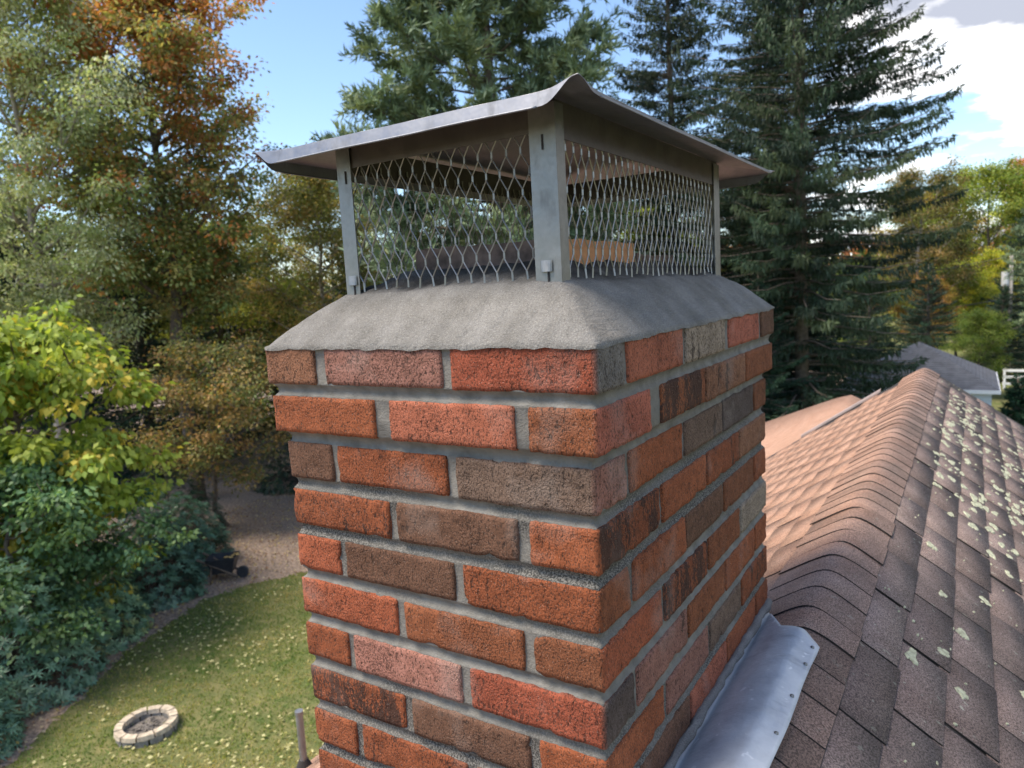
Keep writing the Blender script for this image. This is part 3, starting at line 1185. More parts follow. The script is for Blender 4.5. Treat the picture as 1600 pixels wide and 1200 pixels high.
# lead flashing from the wall foot over the ridge
nu, nv = 22, 60
V, F = [], []
for i in range(nu + 1):
    a = i / nu
    if a < .16:
        x, z = .0015 + .004 * a / .16, -.640 - .025 * (a / .16)
    else:
        b_ = (a - .16) / .84
        x = .0055 + b_ * .132
        z = -.665 + .051 * math.sin(min(1, b_ / .74) * math.pi / 2) - max(0, b_ - .74) * .045
    ymax = float(np.interp(x, [0, .012, .03, .06, .11, .138], [.80, .775, .725, .655, .632, .595]))
    for j in range(nv + 1):
        y = -.10 + (ymax + .10) * j / nv
        p_ = np.array([[x, y, z]])
        wr = float(fbm(p_, 14, 5, 2)[0]) * .0035 * min(1, a * 3) * (1 - .6 * a) + float(vnoise(p_, 40, 9)[0]) * .0008
        V.append((x + (.0015 * math.sin(y * 23) if a > .95 else 0), y, z + wr + (.004 if a > .2 else 0)))
for i in range(nu):
    for j in range(nv):
        q = i * (nv + 1) + j
        F.append((q, q + nv + 1, q + nv + 2, q + 1))
me = mesh_np('flashing', np.array(V) - np.array(wpos(chim)), np.array(F))
smooth(me)
fl = obj('flashing', me, M_LEAD, chim, loc=wpos(chim))
sm_ = fl.modifiers.new('thick', 'SOLIDIFY')
sm_.thickness = .002
fl['label'] = 'bluish grey lead flashing folded over the ridge'
for yn in (.17, .30, .41, .52, .585):
    mb = MB()
    mb.tube([(.128, yn, -.626), (.1285, yn, -.6165), (.1287, yn, -.6155)], [.0035, .0032, .001], 8)
    wobj('nail', mb, M_POST, fl, sm=True)
mb = MB()
mb.tube([(.004 + random.uniform(-.001, .002), y, -.643 - .001 * math.sin(y * 50)) for y in np.linspace(-.05, .80, 50)], [random.uniform(.006, .010) for _ in range(50)], 7)
wobj('sealant_bead', mb, M_CROWN, chim, sm=True)
me_ = chim  # (kept for later parts)

# ================================================================== CHIMNEY CAP
cap = thing('chimney_cover', 'grey metal chimney cap with expanded mesh sides and hipped lid on the crown', 'chimney cap', (-.255, .41, .05))
CX0, CX1, CY0, CY1 = -.437, -.070, .073, .742
ZB, ZT = .040, .268


def angle_post(cx, cy, sx, sy, wx, wy, lab=None):
    mb = MB()
    th = .0016
    mb.box((cx + sx * wx / 2, cy + sy * th / 2, (ZB + ZT) / 2), (wx, th, ZT - ZB))
    mb.box((cx + sx * th / 2, cy + sy * (th + wy) / 2 + sy * .0002, (ZB + ZT) / 2), (th, wy - th, ZT - ZB))
    p_ = wobj('post', mb, M_POST, cap)
    # bent clip with its nail near the foot, on the face turned to -Y
    if sy > 0:
        xc = cx + sx * wx * .55
        mb = MB()
        vv, ff = [], []
        for i in range(9):
            a = math.pi * i / 8
            for k_, dz in enumerate((0, .014)):
                vv.append((xc + .0085 * math.cos(a), cy - .0012 - .004 * math.sin(a) * (1 - .75 * k_), ZB + .027 + dz))
        for i in range(8):
            ff.append((2 * i, 2 * i + 2, 2 * i + 3, 2 * i + 1))
        vv += [(xc, cy - .001, ZB + .027)]
        ff += [(len(vv) - 1, 2 * i + 2, 2 * i) for i in range(8)]
        mb.add(vv, ff)
        wobj('clip', mb, M_POST, p_)
        mb = MB()
        mb.box((xc + .002, cy - .0008, ZB + .020), (.0022, .0012, .030))
        mb.box((xc + .002, cy - .0008, ZT - .045), (.0022, .0012, .018))
        wobj('slot', mb, M_FELT, p_)
    return p_


angle_post(CX0, CY0, 1, 1, .027, .022)
angle_post(CX1, CY0, -1, 1, .037, .022)
angle_post(CX1, CY1, -1, -1, .030, .034)
angle_post(CX0, CY1, 1, -1, .030, .030)


def rail(p, q, z0, z1):
    mb = MB()
    p, q = Vector(p), Vector(q)
    d_ = (q - p)
    c_ = (p + q) / 2
    s = (abs(d_.x) + .0016, abs(d_.y) + .0016, z1 - z0)
    mb.box((c_.x, c_.y, (z0 + z1) / 2), (max(s[0], .0016), max(s[1], .0016), s[2]))
    wobj('rail', mb, M_RAIL, cap)


i_ = .0035
rail((CX0 + .004, CY0 + i_, 0), (CX1 - .004, CY0 + i_, 0), .236, .272)
rail((CX1 - i_, CY0 + .006, 0), (CX1 - i_, CY1 - .006, 0), .228, .272)
rail((CX0 + .004, CY1 - i_, 0), (CX1 - .004, CY1 - i_, 0), .232, .272)
rail((CX0 + i_, CY0 + .006, 0), (CX0 + i_, CY1 - .006, 0), .232, .272)


def mesh_panel(p, q, z0, z1):
    p, q = Vector((*p, 0)), Vector((*q, 0))
    d_ = (q - p)
    L = d_.length
    d_.normalize()
    n_ = Vector((-d_.y, d_.x, 0))
    pitch, half, bond = .0218, .0255, .0078
    mb = MB()
    rows = int((z1 - z0) / half) + 1
    cols = int(L / pitch) + 1

    def P_(cu, z):
        return p + d_ * cu + Vector((0, 0, z)) + n_ * (.0006 * math.sin(cu * 20 + z * 11))
    for r in range(rows):
        zz_ = z0 + r * half
        for c_ in range(cols + 1):
            cu = (c_ + (.5 if r % 2 else 0)) * pitch
            if cu > L:
                continue
            cu += random.gauss(0, .0004)
            a, b_ = P_(cu, zz_ - bond / 2), P_(cu, zz_ + bond / 2)
            if r == 0:
                a = a - Vector((random.uniform(-.002, .002), 0, random.uniform(.001, .006)))
            mb.tube([a, b_], [.0016, .0016], 4)
            if r < rows - 1:
                for s in (-.5, .5):
                    cu2 = cu + s * pitch
                    if -0.001 <= cu2 <= L:
                        mb.tube([P_(cu, zz_ + bond / 2), P_(cu2, zz_ + half - bond / 2)], [.00100, .00100], 4, cap=False)
    wobj('mesh_panel', mb, M_WIRE, cap)


mesh_panel((CX0 + .008, CY0 + .0055), (CX1 - .008, CY0 + .0055), .066, .262)
mesh_panel((CX1 - .0055, CY0 + .012), (CX1 - .0055, CY1 - .010), .066, .262)
mesh_panel((CX0 + .008, CY1 - .0055), (CX1 - .008, CY1 - .0055), .066, .262)
mesh_panel((CX0 + .0055, CY0 + .012), (CX0 + .0055, CY1 - .010), .066, .262)

# lid: hipped sheet, corners kicked up along the hips, turned-down edges with a hem
LX0, LX1, LY0, LY1 = -.532, 0.0, 0.0, .905


def lid_kick(x, y):
    return .0095 if (x > -.26 and y < .45) else .0045


def lid_edge_z(dc, x, y):
    return .2605 + lid_kick(x, y) * math.exp(-(dc / .024) ** 2)


nx_, ny_ = 56, 92
V, F = [], []
for i in range(nx_ + 1):
    for j in range(ny_ + 1):
        # denser rows near the edges
        uu = .5 - .5 * math.cos(math.pi * i / nx_)
        vv_ = .5 - .5 * math.cos(math.pi * j / ny_)
        x, y = LX0 + (LX1 - LX0) * uu, LY0 + (LY1 - LY0) * vv_
        ax, ay = min(x - LX0, LX1 - x), min(y - LY0, LY1 - y)
        m_, df = min(ax, ay), abs(ax - ay)
        z = .2605 + .19 * m_ + lid_kick(x, y) * math.exp(-(df / .024) ** 2) * math.exp(-m_ / .25)
        V.append((x, y, z + .0003 * math.sin(x * 31 + y * 17)))
for i in range(nx_):
    for j in range(ny_):
        q = i * (ny_ + 1) + j
        F.append((q, q + ny_ + 1, q + ny_ + 2, q + 1))
me = mesh_np('lid', np.array(V) - np.array(wpos(cap)), np.array(F))
smooth(me)
lid = obj('lid', me, M_LID, cap, loc=wpos(cap))
sm_ = lid.modifiers.new('thick', 'SOLIDIFY')
sm_.thickness = .0012
sm_.offset = -1
for (a, b_, outn, tilt) in (((LX0, LY0), (LX1, LY0), (0, -1), .0035), ((LX1, LY0), (LX1, LY1), (1, 0), -.001), ((LX1, LY1), (LX0, LY1), (0, 1), .004), ((LX0, LY1), (LX0, LY0), (-1, 0), .004)):
    L = math.dist(a, b_)
    ns = 70
    rows_ = 5
    vv_, ff = [], []
    hem = []
    for i in range(ns + 1):
        s = .5 - .5 * math.cos(math.pi * i / ns)
        dc = min(s, 1 - s) * L
        q = min(1, max(0, (dc - .004) / .040))
        hgt = (.0045 if outn[0] > 0 else .0165) * (q * q * (3 - 2 * q))
        x, y = a[0] + (b_[0] - a[0]) * s, a[1] + (b_[1] - a[1]) * s
        zt = lid_edge_z(dc, x, y) + .0003 * math.sin(x * 31 + y * 17)
        for r in range(rows_ + 1):
            t = r / rows_
            ot = tilt * t * (hgt / .0165) + .0002 * math.sin(s * 40)
            vv_.append((x + outn[0] * ot, y + outn[1] * ot, zt - hgt * t))
        if dc > .045:
            hem.append(vv_[-1])
    for i in range(ns):
        for r in range(rows_):
            q = i * (rows_ + 1) + r
            ff.append((q, q + 1, q + rows_ + 2, q + rows_ + 1))
    mb = MB()
    mb.add(vv_, ff)
    fg = wobj('lid_edge', mb, M_LID, cap, sm=True)
    mb = MB()
    mb.tube(hem, [.0013] * len(hem), 6)
    wobj('hem', mb, M_LID, fg, sm=True)
# ================================================================== YARD
# fire pit: two rings of blocks and an ash bed
PX, PY = -12.1, 5.80
pit = thing('fire_pit', 'round stone fire pit ring with pale cap blocks on the lawn', 'fire pit', (PX, PY, GROUND))
M_STONE = simple('pale_block', (.43, .365, .28), .9, 0, .35, 12, .5, 40, .01)
M_STONE_D = simple('grey_block', (.20, .19, .175), .95, 0, .4, 9, .7, 30, .01)
M_ASH = simple('ash', (.15, .135, .12), .97, 0, .6, 25, .9, 30, .03)


def ring_block(a0, a1, r0, r1, z0, z1, mat, name):
    mb = MB()
    seg = 3
    vv_, ff = [], []
    dr = random.uniform(-.012, .012)
    for i in range(seg + 1):
        a = a0 + (a1 - a0) * i / seg
        for (r, z) in ((r0 + dr, z0), (r1 + dr, z0), (r1 + dr - .012, z1), (r0 + dr + .006, z1)):
            vv_.append((PX + r * math.cos(a) * 1.04, PY + r * math.sin(a) * 1.04, z + random.uniform(-.004, .004)))
    for i in range(seg):
        for k_ in range(4):
            ff.append((4 * i + k_, 4 * i + (k_ + 1) % 4, 4 * i + 4 + (k_ + 1) % 4, 4 * i + 4 + k_))
    ff += [(3, 2, 1, 0), (4 * seg, 4 * seg + 1, 4 * seg + 2, 4 * seg + 3)]
    mb.add(vv_, ff)
    wobj(name, mb, mat, pit)


for row, nblk, z0, z1, r0, r1, mat, nm in ((0, 13, 0, .11, .375, .505, M_STONE_D, 'wall_block'), (1, 11, .117, .195, .37, .515, M_STONE, 'cap_block')):
    for i in range(nblk):
        g_ = .03
        a0 = 2 * math.pi * (i + .5 * row) / nblk
        ring_block(a0 + g_, a0 + 2 * math.pi / nblk - g_, r0, r1, GROUND + z0, GROUND + z1, mat, nm)
mb = MB()
vv_ = [(PX, PY, GROUND + .07)]
for k_, r in ((0, .18), (1, .38)):
    for i in range(20):
        a = 2 * math.pi * i / 20
        vv_.append((PX + r * math.cos(a), PY + r * math.sin(a), GROUND + .05 + random.uniform(-.02, .03)))
mb.add(vv_, [(0, 1 + i, 1 + (i + 1) % 20) for i in range(20)] + [(1 + i, 21 + i, 21 + (i + 1) % 20, 1 + (i + 1) % 20) for i in range(20)])
for _ in range(40):
    a, r = random.uniform(0, 6.28), random.uniform(0, .3)
    rot = Matrix.Rotation(random.uniform(0, 3), 3, 'Z') @ Matrix.Rotation(random.uniform(-.5, .5), 3, 'X')
    mb.box((PX + r * math.cos(a), PY + r * math.sin(a), GROUND + .08), (random.uniform(.03, .09), .03, .025), rot)
wobj('ash_bed', mb, M_ASH, pit)

# dark garden cart left at the edge of the mulch
BX, BY = -17.15, 11.1
M_TUB = simple('dark_tub', (.022, .026, .034), .45, 0, .3, 8)
M_PLANK = simple('weathered_wood', (.085, .065, .05), .9, 0, .35, 12)
M_LITTER = simple('yellow_litter', (.55, .38, .14), .9)
cart = thing('garden_cart', 'dark garden cart with a slanting wooden leg beside the rhododendrons', 'cart', (BX, BY, GROUND))
mb = MB()
rotz = Matrix.Rotation(math.radians(38), 3, 'Z')
lo_, hi_ = [], []
for (sx, sy) in ((-1, -1), (1, -1), (1, 1), (-1, 1)):
    a = rotz @ Vector((sx * .26, sy * .20, .22))
    b_ = rotz @ Vector((sx * .40, sy * .31, .66))
    lo_.append(a)
    hi_.append(b_)
inn_ = [Vector((p.x * .93, p.y * .93, p.z)) for p in hi_]
inl = [Vector((p.x * .9, p.y * .9, p.z + .03)) for p in lo_]
mb.add([p + Vector((BX, BY, GROUND)) for p in lo_ + hi_ + inn_ + inl],
       [(3, 2, 1, 0)] + [(i, (i + 1) % 4, 4 + (i + 1) % 4, 4 + i) for i in range(4)] + [(4 + i, 4 + (i + 1) % 4, 8 + (i + 1) % 4, 8 + i) for i in range(4)] + [(8 + i, 8 + (i + 1) % 4, 12 + (i + 1) % 4, 12 + i) for i in range(4)] + [(12, 13, 14, 15)])
wobj('tray', mb, M_TUB, cart)
for s in (-1, 1):
    mb = MB()
    a = Vector((BX, BY, GROUND)) + rotz @ Vector((-.62, s * .27, .70))
    b_ = Vector((BX, BY, GROUND)) + rotz @ Vector((.42, s * .22, .10))
    mb.tube([a, b_], [.035, .035], 4)
    wobj('handle', mb, M_PLANK, cart)
    mb = MB()
    mb.tube([a.lerp(b_, .35), a.lerp(b_, .35) + Vector((.05, -.1, -.50))], [.03, .03], 4)
    wobj('leg', mb, M_PLANK, cart)
mb = MB()
c_ = Vector((BX, BY, GROUND)) + rotz @ Vector((.50, 0, .16))
ax_ = rotz @ Vector((0, 1, 0))
mb.tube([c_ - ax_ * .05, c_ + ax_ * .05], [.16, .16], 16)
wobj('wheel', mb, M_TUB, cart)
mb = MB()
for _ in range(12):
    mb.box((BX + .25 + random.uniform(-.1, .16), BY + .12 + random.uniform(-.2, .2), GROUND + .67), (.09, .05, .015), Matrix.Rotation(random.uniform(0, 3), 3, 'Z'))
lt = wobj('litter', mb, M_LITTER, cart)
lt['kind'] = 'stuff'

# ================================================================== TREES
def branch_path(a, b_, sag, rng, n=4, jit=.06):
    a, b_ = np.array(a, float), np.array(b_, float)
    L = np.linalg.norm(b_ - a)
    out = []
    for i in range(n + 1):
        t = i / n
        p = a + (b_ - a) * t + np.array([0, 0, sag * 4 * t * (1 - t)]) + rng.normal(0, jit * L * .3, 3) * (0 < i < n)
        out.append(p)
    return out


def root_at(name, label, cat, base, group=None):
    return thing(name, label, cat, (base[0], base[1], GROUND), group)


def finish_tree(root, wood_mb, bark, V, F, C, mat, color=None):
    tr = obj('trunk', mesh_py('trunk', wood_mb.v, wood_mb.f), bark, root, loc=wpos(root))
    smooth(tr.data)
    me = mesh_np('crown', V, F)
    set_col(me, C)
    cr = obj('crown', me, mat, root, loc=wpos(root), color=color or (1, 1, 1))
    cr['kind'] = 'stuff'
    return root


def deciduous(name, label, base, Ht, cb, rx, palette, seed, nlimb=26, sub=6, per=150, leafL=.13, leafW=.085, cr=.7, trunk_r=.22,
              bark=None, mat=None, lean=(0, 0), flat=.55, top=.97, droop=.35, group=None, hshift=None, tilt=.45, shape=.75):
    rng = np.random.default_rng(seed)
    root = root_at(name, label, 'tree', base, group)
    wd = MB()
    nseg = 9
    tp = []
    off = np.zeros(2)
    for i in range(nseg + 1):
        t = i / nseg
        off = off + rng.normal(0, .10, 2) * (i > 0)
        tp.append(np.array([lean[0] * t + off[0], lean[1] * t + off[1], Ht * top * .93 * t]))
    wd.tube([tuple(p) for p in tp], [trunk_r * (1 - .9 * i / nseg) + .015 for i in range(nseg + 1)], 8)
    zs = np.array([p[2] for p in tp])
    cl = []
    for k_ in range(nlimb):
        t = ((k_ + rng.uniform(.1, .9)) / nlimb)
        hb = cb + (Ht - cb) * t * .86
        base_p = np.array([np.interp(hb, zs, [p[0] for p in tp]), np.interp(hb, zs, [p[1] for p in tp]), hb])
        az = k_ * 2.39996 + rng.normal(0, .3)
        env = math.sin(math.pi * (t * .80 + .16)) ** shape
        L = rx * env * rng.uniform(.72, 1.12)
        rise = (tilt + .5 * t) * L + rng.normal(0, .15)
        end = base_p + np.array([math.cos(az) * L, math.sin(az) * L, min(rise, Ht * 1.0 - hb)])
        pth = branch_path(base_p, end, -.05 * L, rng)
        r0 = trunk_r * .42 * (1 - .6 * t)
        wd.tube([tuple(p) for p in pth], list(np.linspace(r0, .012, len(pth))), 5)
        for s in range(sub):
            q = rng.uniform(.35, 1.0)
            i0 = min(int(q * 4), 3)
            o = pth[i0] + (pth[i0 + 1] - pth[i0]) * (q * 4 - i0)
            sl = L * rng.uniform(.15, .38) + .25
            dv = rand_dirs(1, rng)[0] * np.array([1, 1, .6]) + np.array([math.cos(az), math.sin(az), .25]) * .5
            e2 = o + dv / np.linalg.norm(dv) * sl
            wd.tube([tuple(o), tuple((o + e2) / 2 + rng.normal(0, .04, 3)), tuple(e2)], [.02, .014, .006], 4, cap=False)
            cl.append((e2, t))
            cl.append(((o + e2) / 2, t))
    P, Cc, D_, U_ = [], [], [], []
    for (c_, t) in cl:
        m_ = max(6, int(per * rng.uniform(.45, 1.4)))
        rr = cr * rng.uniform(.65, 1.25)
        off = rng.normal(0, .42, (m_, 3)) * rr * np.array([1, 1, flat])
        P.append(c_ + off)
        pick = palette(rng, t, c_, m_)
        Cc.append(pick)
        dv = off + np.array([0, 0, -droop]) * rr + rng.normal(0, .35 * rr, (m_, 3))
        D_.append(norm(dv))
        U_.append(norm(np.array([0, 0, 1.0]) + rng.normal(0, .55, (m_, 3))))
    P, Cc, D_, U_ = map(np.concatenate, (P, Cc, D_, U_))
    n_ = len(P)
    sz = rng.uniform(.7, 1.25, n_)
    V, F = leaf_quads(P, D_, U_, leafL * sz, leafW * sz)
    return finish_tree(root, wd, bark or M_BARK, V, F, np.repeat(Cc, 4, 0), mat or M_LEAF)


def pal(cols, w=None, jit=.22, cluster=.25, height=None):
    cols = np.array([S(*c_) for c_ in cols])

    def fn(rng, t, c_, m_):
        ww = np.array(w if w is not None else [1] * len(cols), float)
        if height is not None:
            ww = ww * height(t)
        ww /= ww.sum()
        lead = rng.choice(len(cols), p=ww)
        pick = np.where(rng.uniform(size=m_) < .72, lead, rng.choice(len(cols), size=m_, p=ww))
        k_ = 1 + rng.normal(0, cluster)
        return np.clip(cols[pick] * max(.45, k_) * rng.uniform(1 - jit, 1 + jit, (m_, 1)), .004, .8)
    return fn


oak = deciduous('maple_tree', 'tall maple turning orange brown at the top, left of the chimney', (-25.4, 15.9), 20.3, 7.2, 4.1,
                pal([(188, 124, 76), (166, 156, 98), (144, 152, 92), (200, 146, 96), (122, 138, 84)],
                    height=lambda t: np.array([.3 + 2.2 * t ** 2, 1.1, 1.6 - 1.2 * t, .2 + 1.1 * t, 1.7 - 1.5 * t])), 3, nlimb=48, sub=8, per=85, leafL=.17, leafW=.11, cr=.72, trunk_r=.30)
birch = deciduous('birch_tree', 'pale sage green birch filling the upper left corner', (-27.8, 12.2), 21.5, 5.5, 4.6,
                  pal([(176, 184, 142), (152, 166, 114), (196, 200, 166), (132, 146, 98)]), 5, nlimb=54, sub=9, per=85, leafL=.14, leafW=.085, cr=.85, trunk_r=.22, bark=M_BARK_PALE, droop=.7)
lime = deciduous('magnolia_tree', 'lime green large leaved tree with yellowing leaves at left', (-18.7, 6.9), 7.9, .7, 3.1,
                 pal([(152, 168, 72), (134, 156, 68), (170, 182, 84), (212, 194, 88)], w=[3, 3, 2, 1.0], cluster=.12), 8, nlimb=40, sub=6, per=66, leafL=.20, leafW=.14, cr=.55, trunk_r=.13, droop=.8, flat=.5, tilt=.2, shape=.55)
dkm = deciduous('japanese_maple', 'dark green layered small tree under the lime leaved one', (-16.9, 5.9), 4.6, .9, 2.3,
                pal([(102, 132, 90), (86, 118, 84), (116, 144, 94), (74, 106, 76)]), 12, nlimb=22, sub=6, per=75, leafL=.13, leafW=.09, cr=.5, trunk_r=.09, flat=.4, tilt=.15, shape=.5, droop=.6)
dog = deciduous('dogwood_tree', 'small brown orange dogwood in front of the maple trunk', (-21.3, 14.2), 6.6, 1.6, 2.5,
                pal([(150, 132, 84), (130, 130, 82), (110, 122, 76), (168, 134, 88)]), 14, nlimb=24, sub=6, per=60, leafL=.12, leafW=.075, cr=.6, trunk_r=.08, tilt=.25, shape=.5)
yel = deciduous('yellow_tree', 'yellow green tree behind the maple trunk', (-31.5, 22.5), 12.5, 1.5, 4.2,
                pal([(150, 156, 72), (126, 142, 70), (168, 166, 86), (104, 122, 62)]), 17, nlimb=32, sub=7, per=95, leafL=.15, leafW=.10, cr=.9, trunk_r=.16)
brn = deciduous('olive_tree', 'brownish olive tree with pale trunk just left of the chimney', (-26.4, 24.3), 14.6, 3.2, 3.8,
                pal([(144, 138, 80), (122, 128, 74), (162, 140, 90), (106, 116, 66)]), 19, nlimb=34, sub=7, per=75, leafL=.15, leafW=.10, cr=.85, trunk_r=.16, bark=M_BARK_PALE)


def bush(name, label, base, rx, Hh, seed, nw=420, leafL=.15, leafW=.045, cols=((94, 128, 106), (108, 142, 118), (82, 116, 96), (120, 150, 122)), group=None):
    rng = np.random.default_rng(seed)
    root = root_at(name, label, 'shrub', base, group)
    wd = MB()
    dirs = norm(np.abs(rng.normal(size=(nw, 3))) * np.array([1, 1, .8]) * np.where(rng.uniform(size=(nw, 3)) < .5, -1, 1))
    dirs[:, 2] = np.abs(dirs[:, 2]) * 1.15 - .12
    lump = 1 + .22 * fbm(dirs + seed, 2.2, seed, 2)
    rad = lump * np.where(rng.uniform(size=nw) < .75, rng.uniform(.92, 1.05, nw), rng.uniform(.55, .9, nw))
    P = dirs * rad[:, None] * np.array([rx, rx, Hh])
    P[:, 2] = np.maximum(P[:, 2], .08)
    for i in range(0, nw, 9):
        wd.tube([(0, 0, 0), tuple(P[i] * .5 + np.array([0, 0, .1])), tuple(P[i])], [.03, .015, .006], 4, cap=False)
    k_ = 8
    ax = norm(dirs + np.array([0, 0, .9]))
    t1 = norm(np.cross(ax, rand_dirs(nw, rng)))
    t2 = np.cross(ax, t1)
    Ps, Ds, Us, Cs = [], [], [], []
    pc = np.array([S(*c_) for c_ in cols])
    wc = pc[rng.integers(0, len(pc), nw)] * rng.uniform(.75, 1.2, (nw, 1))
    for i in range(k_):
        a = 2 * math.pi * i / k_ + rng.normal(0, .2, nw)
        d_ = t1 * np.cos(a)[:, None] + t2 * np.sin(a)[:, None] + ax * rng.uniform(-.15, .45, (nw, 1))
        Ds.append(norm(d_))
        Us.append(ax)
        Ps.append(P)
        Cs.append(wc * rng.uniform(.8, 1.2, (nw, 1)))
    Ps, Ds, Us, Cs = map(np.concatenate, (Ps, Ds, Us, Cs))
    V, F = leaf_quads(Ps, Ds, Us, leafL * rng.uniform(.8, 1.2, len(Ps)), leafW)
    return finish_tree(root, wd, M_BARK, V, F, np.repeat(Cs, 4, 0), M_LEAF_WAX)


GB = 'rhododendrons along the lawn edge'
rh = bush('rhododendron', 'blue green rhododendron nearest the bottom left corner', (-14.6, 3.6), 1.15, 1.7, 1, nw=620, group=GB)
rh2 = bush('rhododendron', 'largest blue green rhododendron, left of the fire pit', (-16.1, 5.4), 1.55, 2.5, 2, nw=1000, group=GB)
bush('rhododendron', 'blue green rhododendron with paler sprigs below the lime leaves', (-17.2, 7.2), 1.45, 2.2, 3, nw=850, group=GB, cols=((94, 128, 100), (110, 142, 108), (84, 118, 92), (142, 156, 100)))
bush('rhododendron', 'rhododendron under the hanging lime branch', (-18.0, 9.3), 1.35, 2.0, 4, nw=750, group=GB, cols=((78, 112, 92), (90, 124, 102), (70, 102, 84)))
bush('rhododendron', 'dark rhododendron next to the garden cart', (-19.2, 11.2), 1.35, 2.0, 5, nw=750, group=GB, cols=((72, 106, 88), (84, 118, 96), (64, 96, 80)))
bush('rhododendron', 'dark rhododendron behind the garden cart, farthest in the row', (-21.4, 12.2), 1.6, 2.4, 6, nw=750, group=GB, cols=((42, 70, 54), (52, 82, 62), (36, 60, 48)))
bush('rhododendron', 'dark shrub at the back of the mulch by the chimney edge', (-23.5, 19.6), 2.0, 2.6, 7, nw=850, group=GB, cols=((40, 62, 44), (52, 74, 50), (36, 56, 40)))


def spruce(name, label, base, Ht, rx, seed, start=.05, step=.42, nbr=7, dens=1.0, cols=((48, 66, 50), (58, 76, 56), (42, 58, 46), (68, 82, 58)), hang=.55, group=None, power=.82, trunk_r=.28, gap=0.0, low=.9):
    rng = np.random.default_rng(seed)
    root = root_at(name, label, 'tree', base, group)
    wd = MB()
    wd.tube([(0, 0, 0), (rng.normal(0, .1), rng.normal(0, .1), Ht * .5), (0, 0, Ht)], [trunk_r, trunk_r * .6, .02], 8)
    Ps, Ds, Us, Cs, Ls, Ws = [], [], [], [], [], []
    pc = np.array([S(*c_) for c_ in cols])
    z = Ht * start
    while z < Ht * .985:
        t = z / Ht
        R = rx * ((1 - t) ** power) * (low + (1 - low) * min(1, t / .38))
        for b_ in range(nbr if t < .85 else 5):
            if rng.uniform() < gap:
                continue
            az = rng.uniform(0, 6.283)
            L = max(.25, R * rng.uniform(.62, 1.15))
            zz0 = z + rng.normal(0, .12)
            ns = max(3, int(L / .45))
            u_ = np.linspace(0, 1, ns + 1)
            up0 = .10 + .5 * t
            zp = zz0 + L * (up0 * u_ - (.52 - .2 * t) * u_ ** 1.6 + .24 * u_ ** 4)
            pth = np.stack([np.cos(az) * L * u_, np.sin(az) * L * u_, zp], -1)
            wd.tube([tuple(p) for p in pth[::max(1, ns // 3)]], list(np.linspace(.045 * (1 - t) + .012, .008, len(pth[::max(1, ns // 3)]))), 4, cap=False)
            m_ = int(L * 54 * dens) + 12
            q = rng.uniform(.10, 1, m_) ** .8
            pos = np.stack([np.interp(q, u_, pth[:, i]) for i in range(3)], -1)
            rad_ = np.array([math.cos(az), math.sin(az), 0])
            sd_ = np.array([-math.sin(az), math.cos(az), 0])
            side = rng.choice([-1, 1], m_)
            isd = rng.uniform(size=m_) < hang
            wdt = (1 - q) * .5 + .18
            pos = pos + sd_ * (side * rng.uniform(0, .8, m_) * wdt * min(1.0, L * .5))[:, None] + np.array([0, 0, -.12]) * rng.uniform(0, 1, (m_, 1))
            dv = np.where(isd[:, None], np.array([0, 0, -1.0]) + .25 * rad_ + rng.normal(0, .22, (m_, 3)),
                          rad_ * .8 + sd_ * (side * rng.uniform(.2, .9, m_))[:, None] + rng.normal(0, .25, (m_, 3)))
            Ps.append(pos)
            Ds.append(norm(dv))
            Us.append(rand_dirs(m_, rng))
            Ls.append(rng.uniform(.16, .38, m_) * (.6 + .5 * (1 - t)))
            Ws.append(rng.uniform(.032, .07, m_))
            lead = pc[rng.integers(0, len(pc))] * rng.uniform(.75, 1.2)
            Cs.append(lead * rng.uniform(.7, 1.3, (m_, 1)))
        z += step * (1.15 - .55 * t)
    Ps, Ds, Us, Cs, Ls, Ws = map(np.concatenate, (Ps, Ds, Us, Cs, Ls, Ws))
    V, F = leaf_quads(Ps, Ds, Us, Ls, Ws)
    return finish_tree(root, wd, M_BARK, V, F, np.repeat(Cs, 4, 0), M_NEEDLE)


spB = spruce('spruce_tree', 'huge drooping spruce right of the chimney cap', (-4.9, 27.3), 28.5, 7.0, 31, dens=1.3, nbr=9, low=.44)
spA = spruce('spruce_tree', 'narrower spruce just behind the right half of the cap lid', (-10.9, 30.6), 24.0, 5.9, 32, dens=1.05, nbr=8, gap=.05)
hem = spruce('hemlock_tree', 'dark blue green hemlock deep between the left trees', (-31.0, 17.6), 12.5, 4.6, 33, hang=.25, cols=((44, 68, 54), (54, 80, 62), (38, 60, 48)), power=.7, dens=1.1)


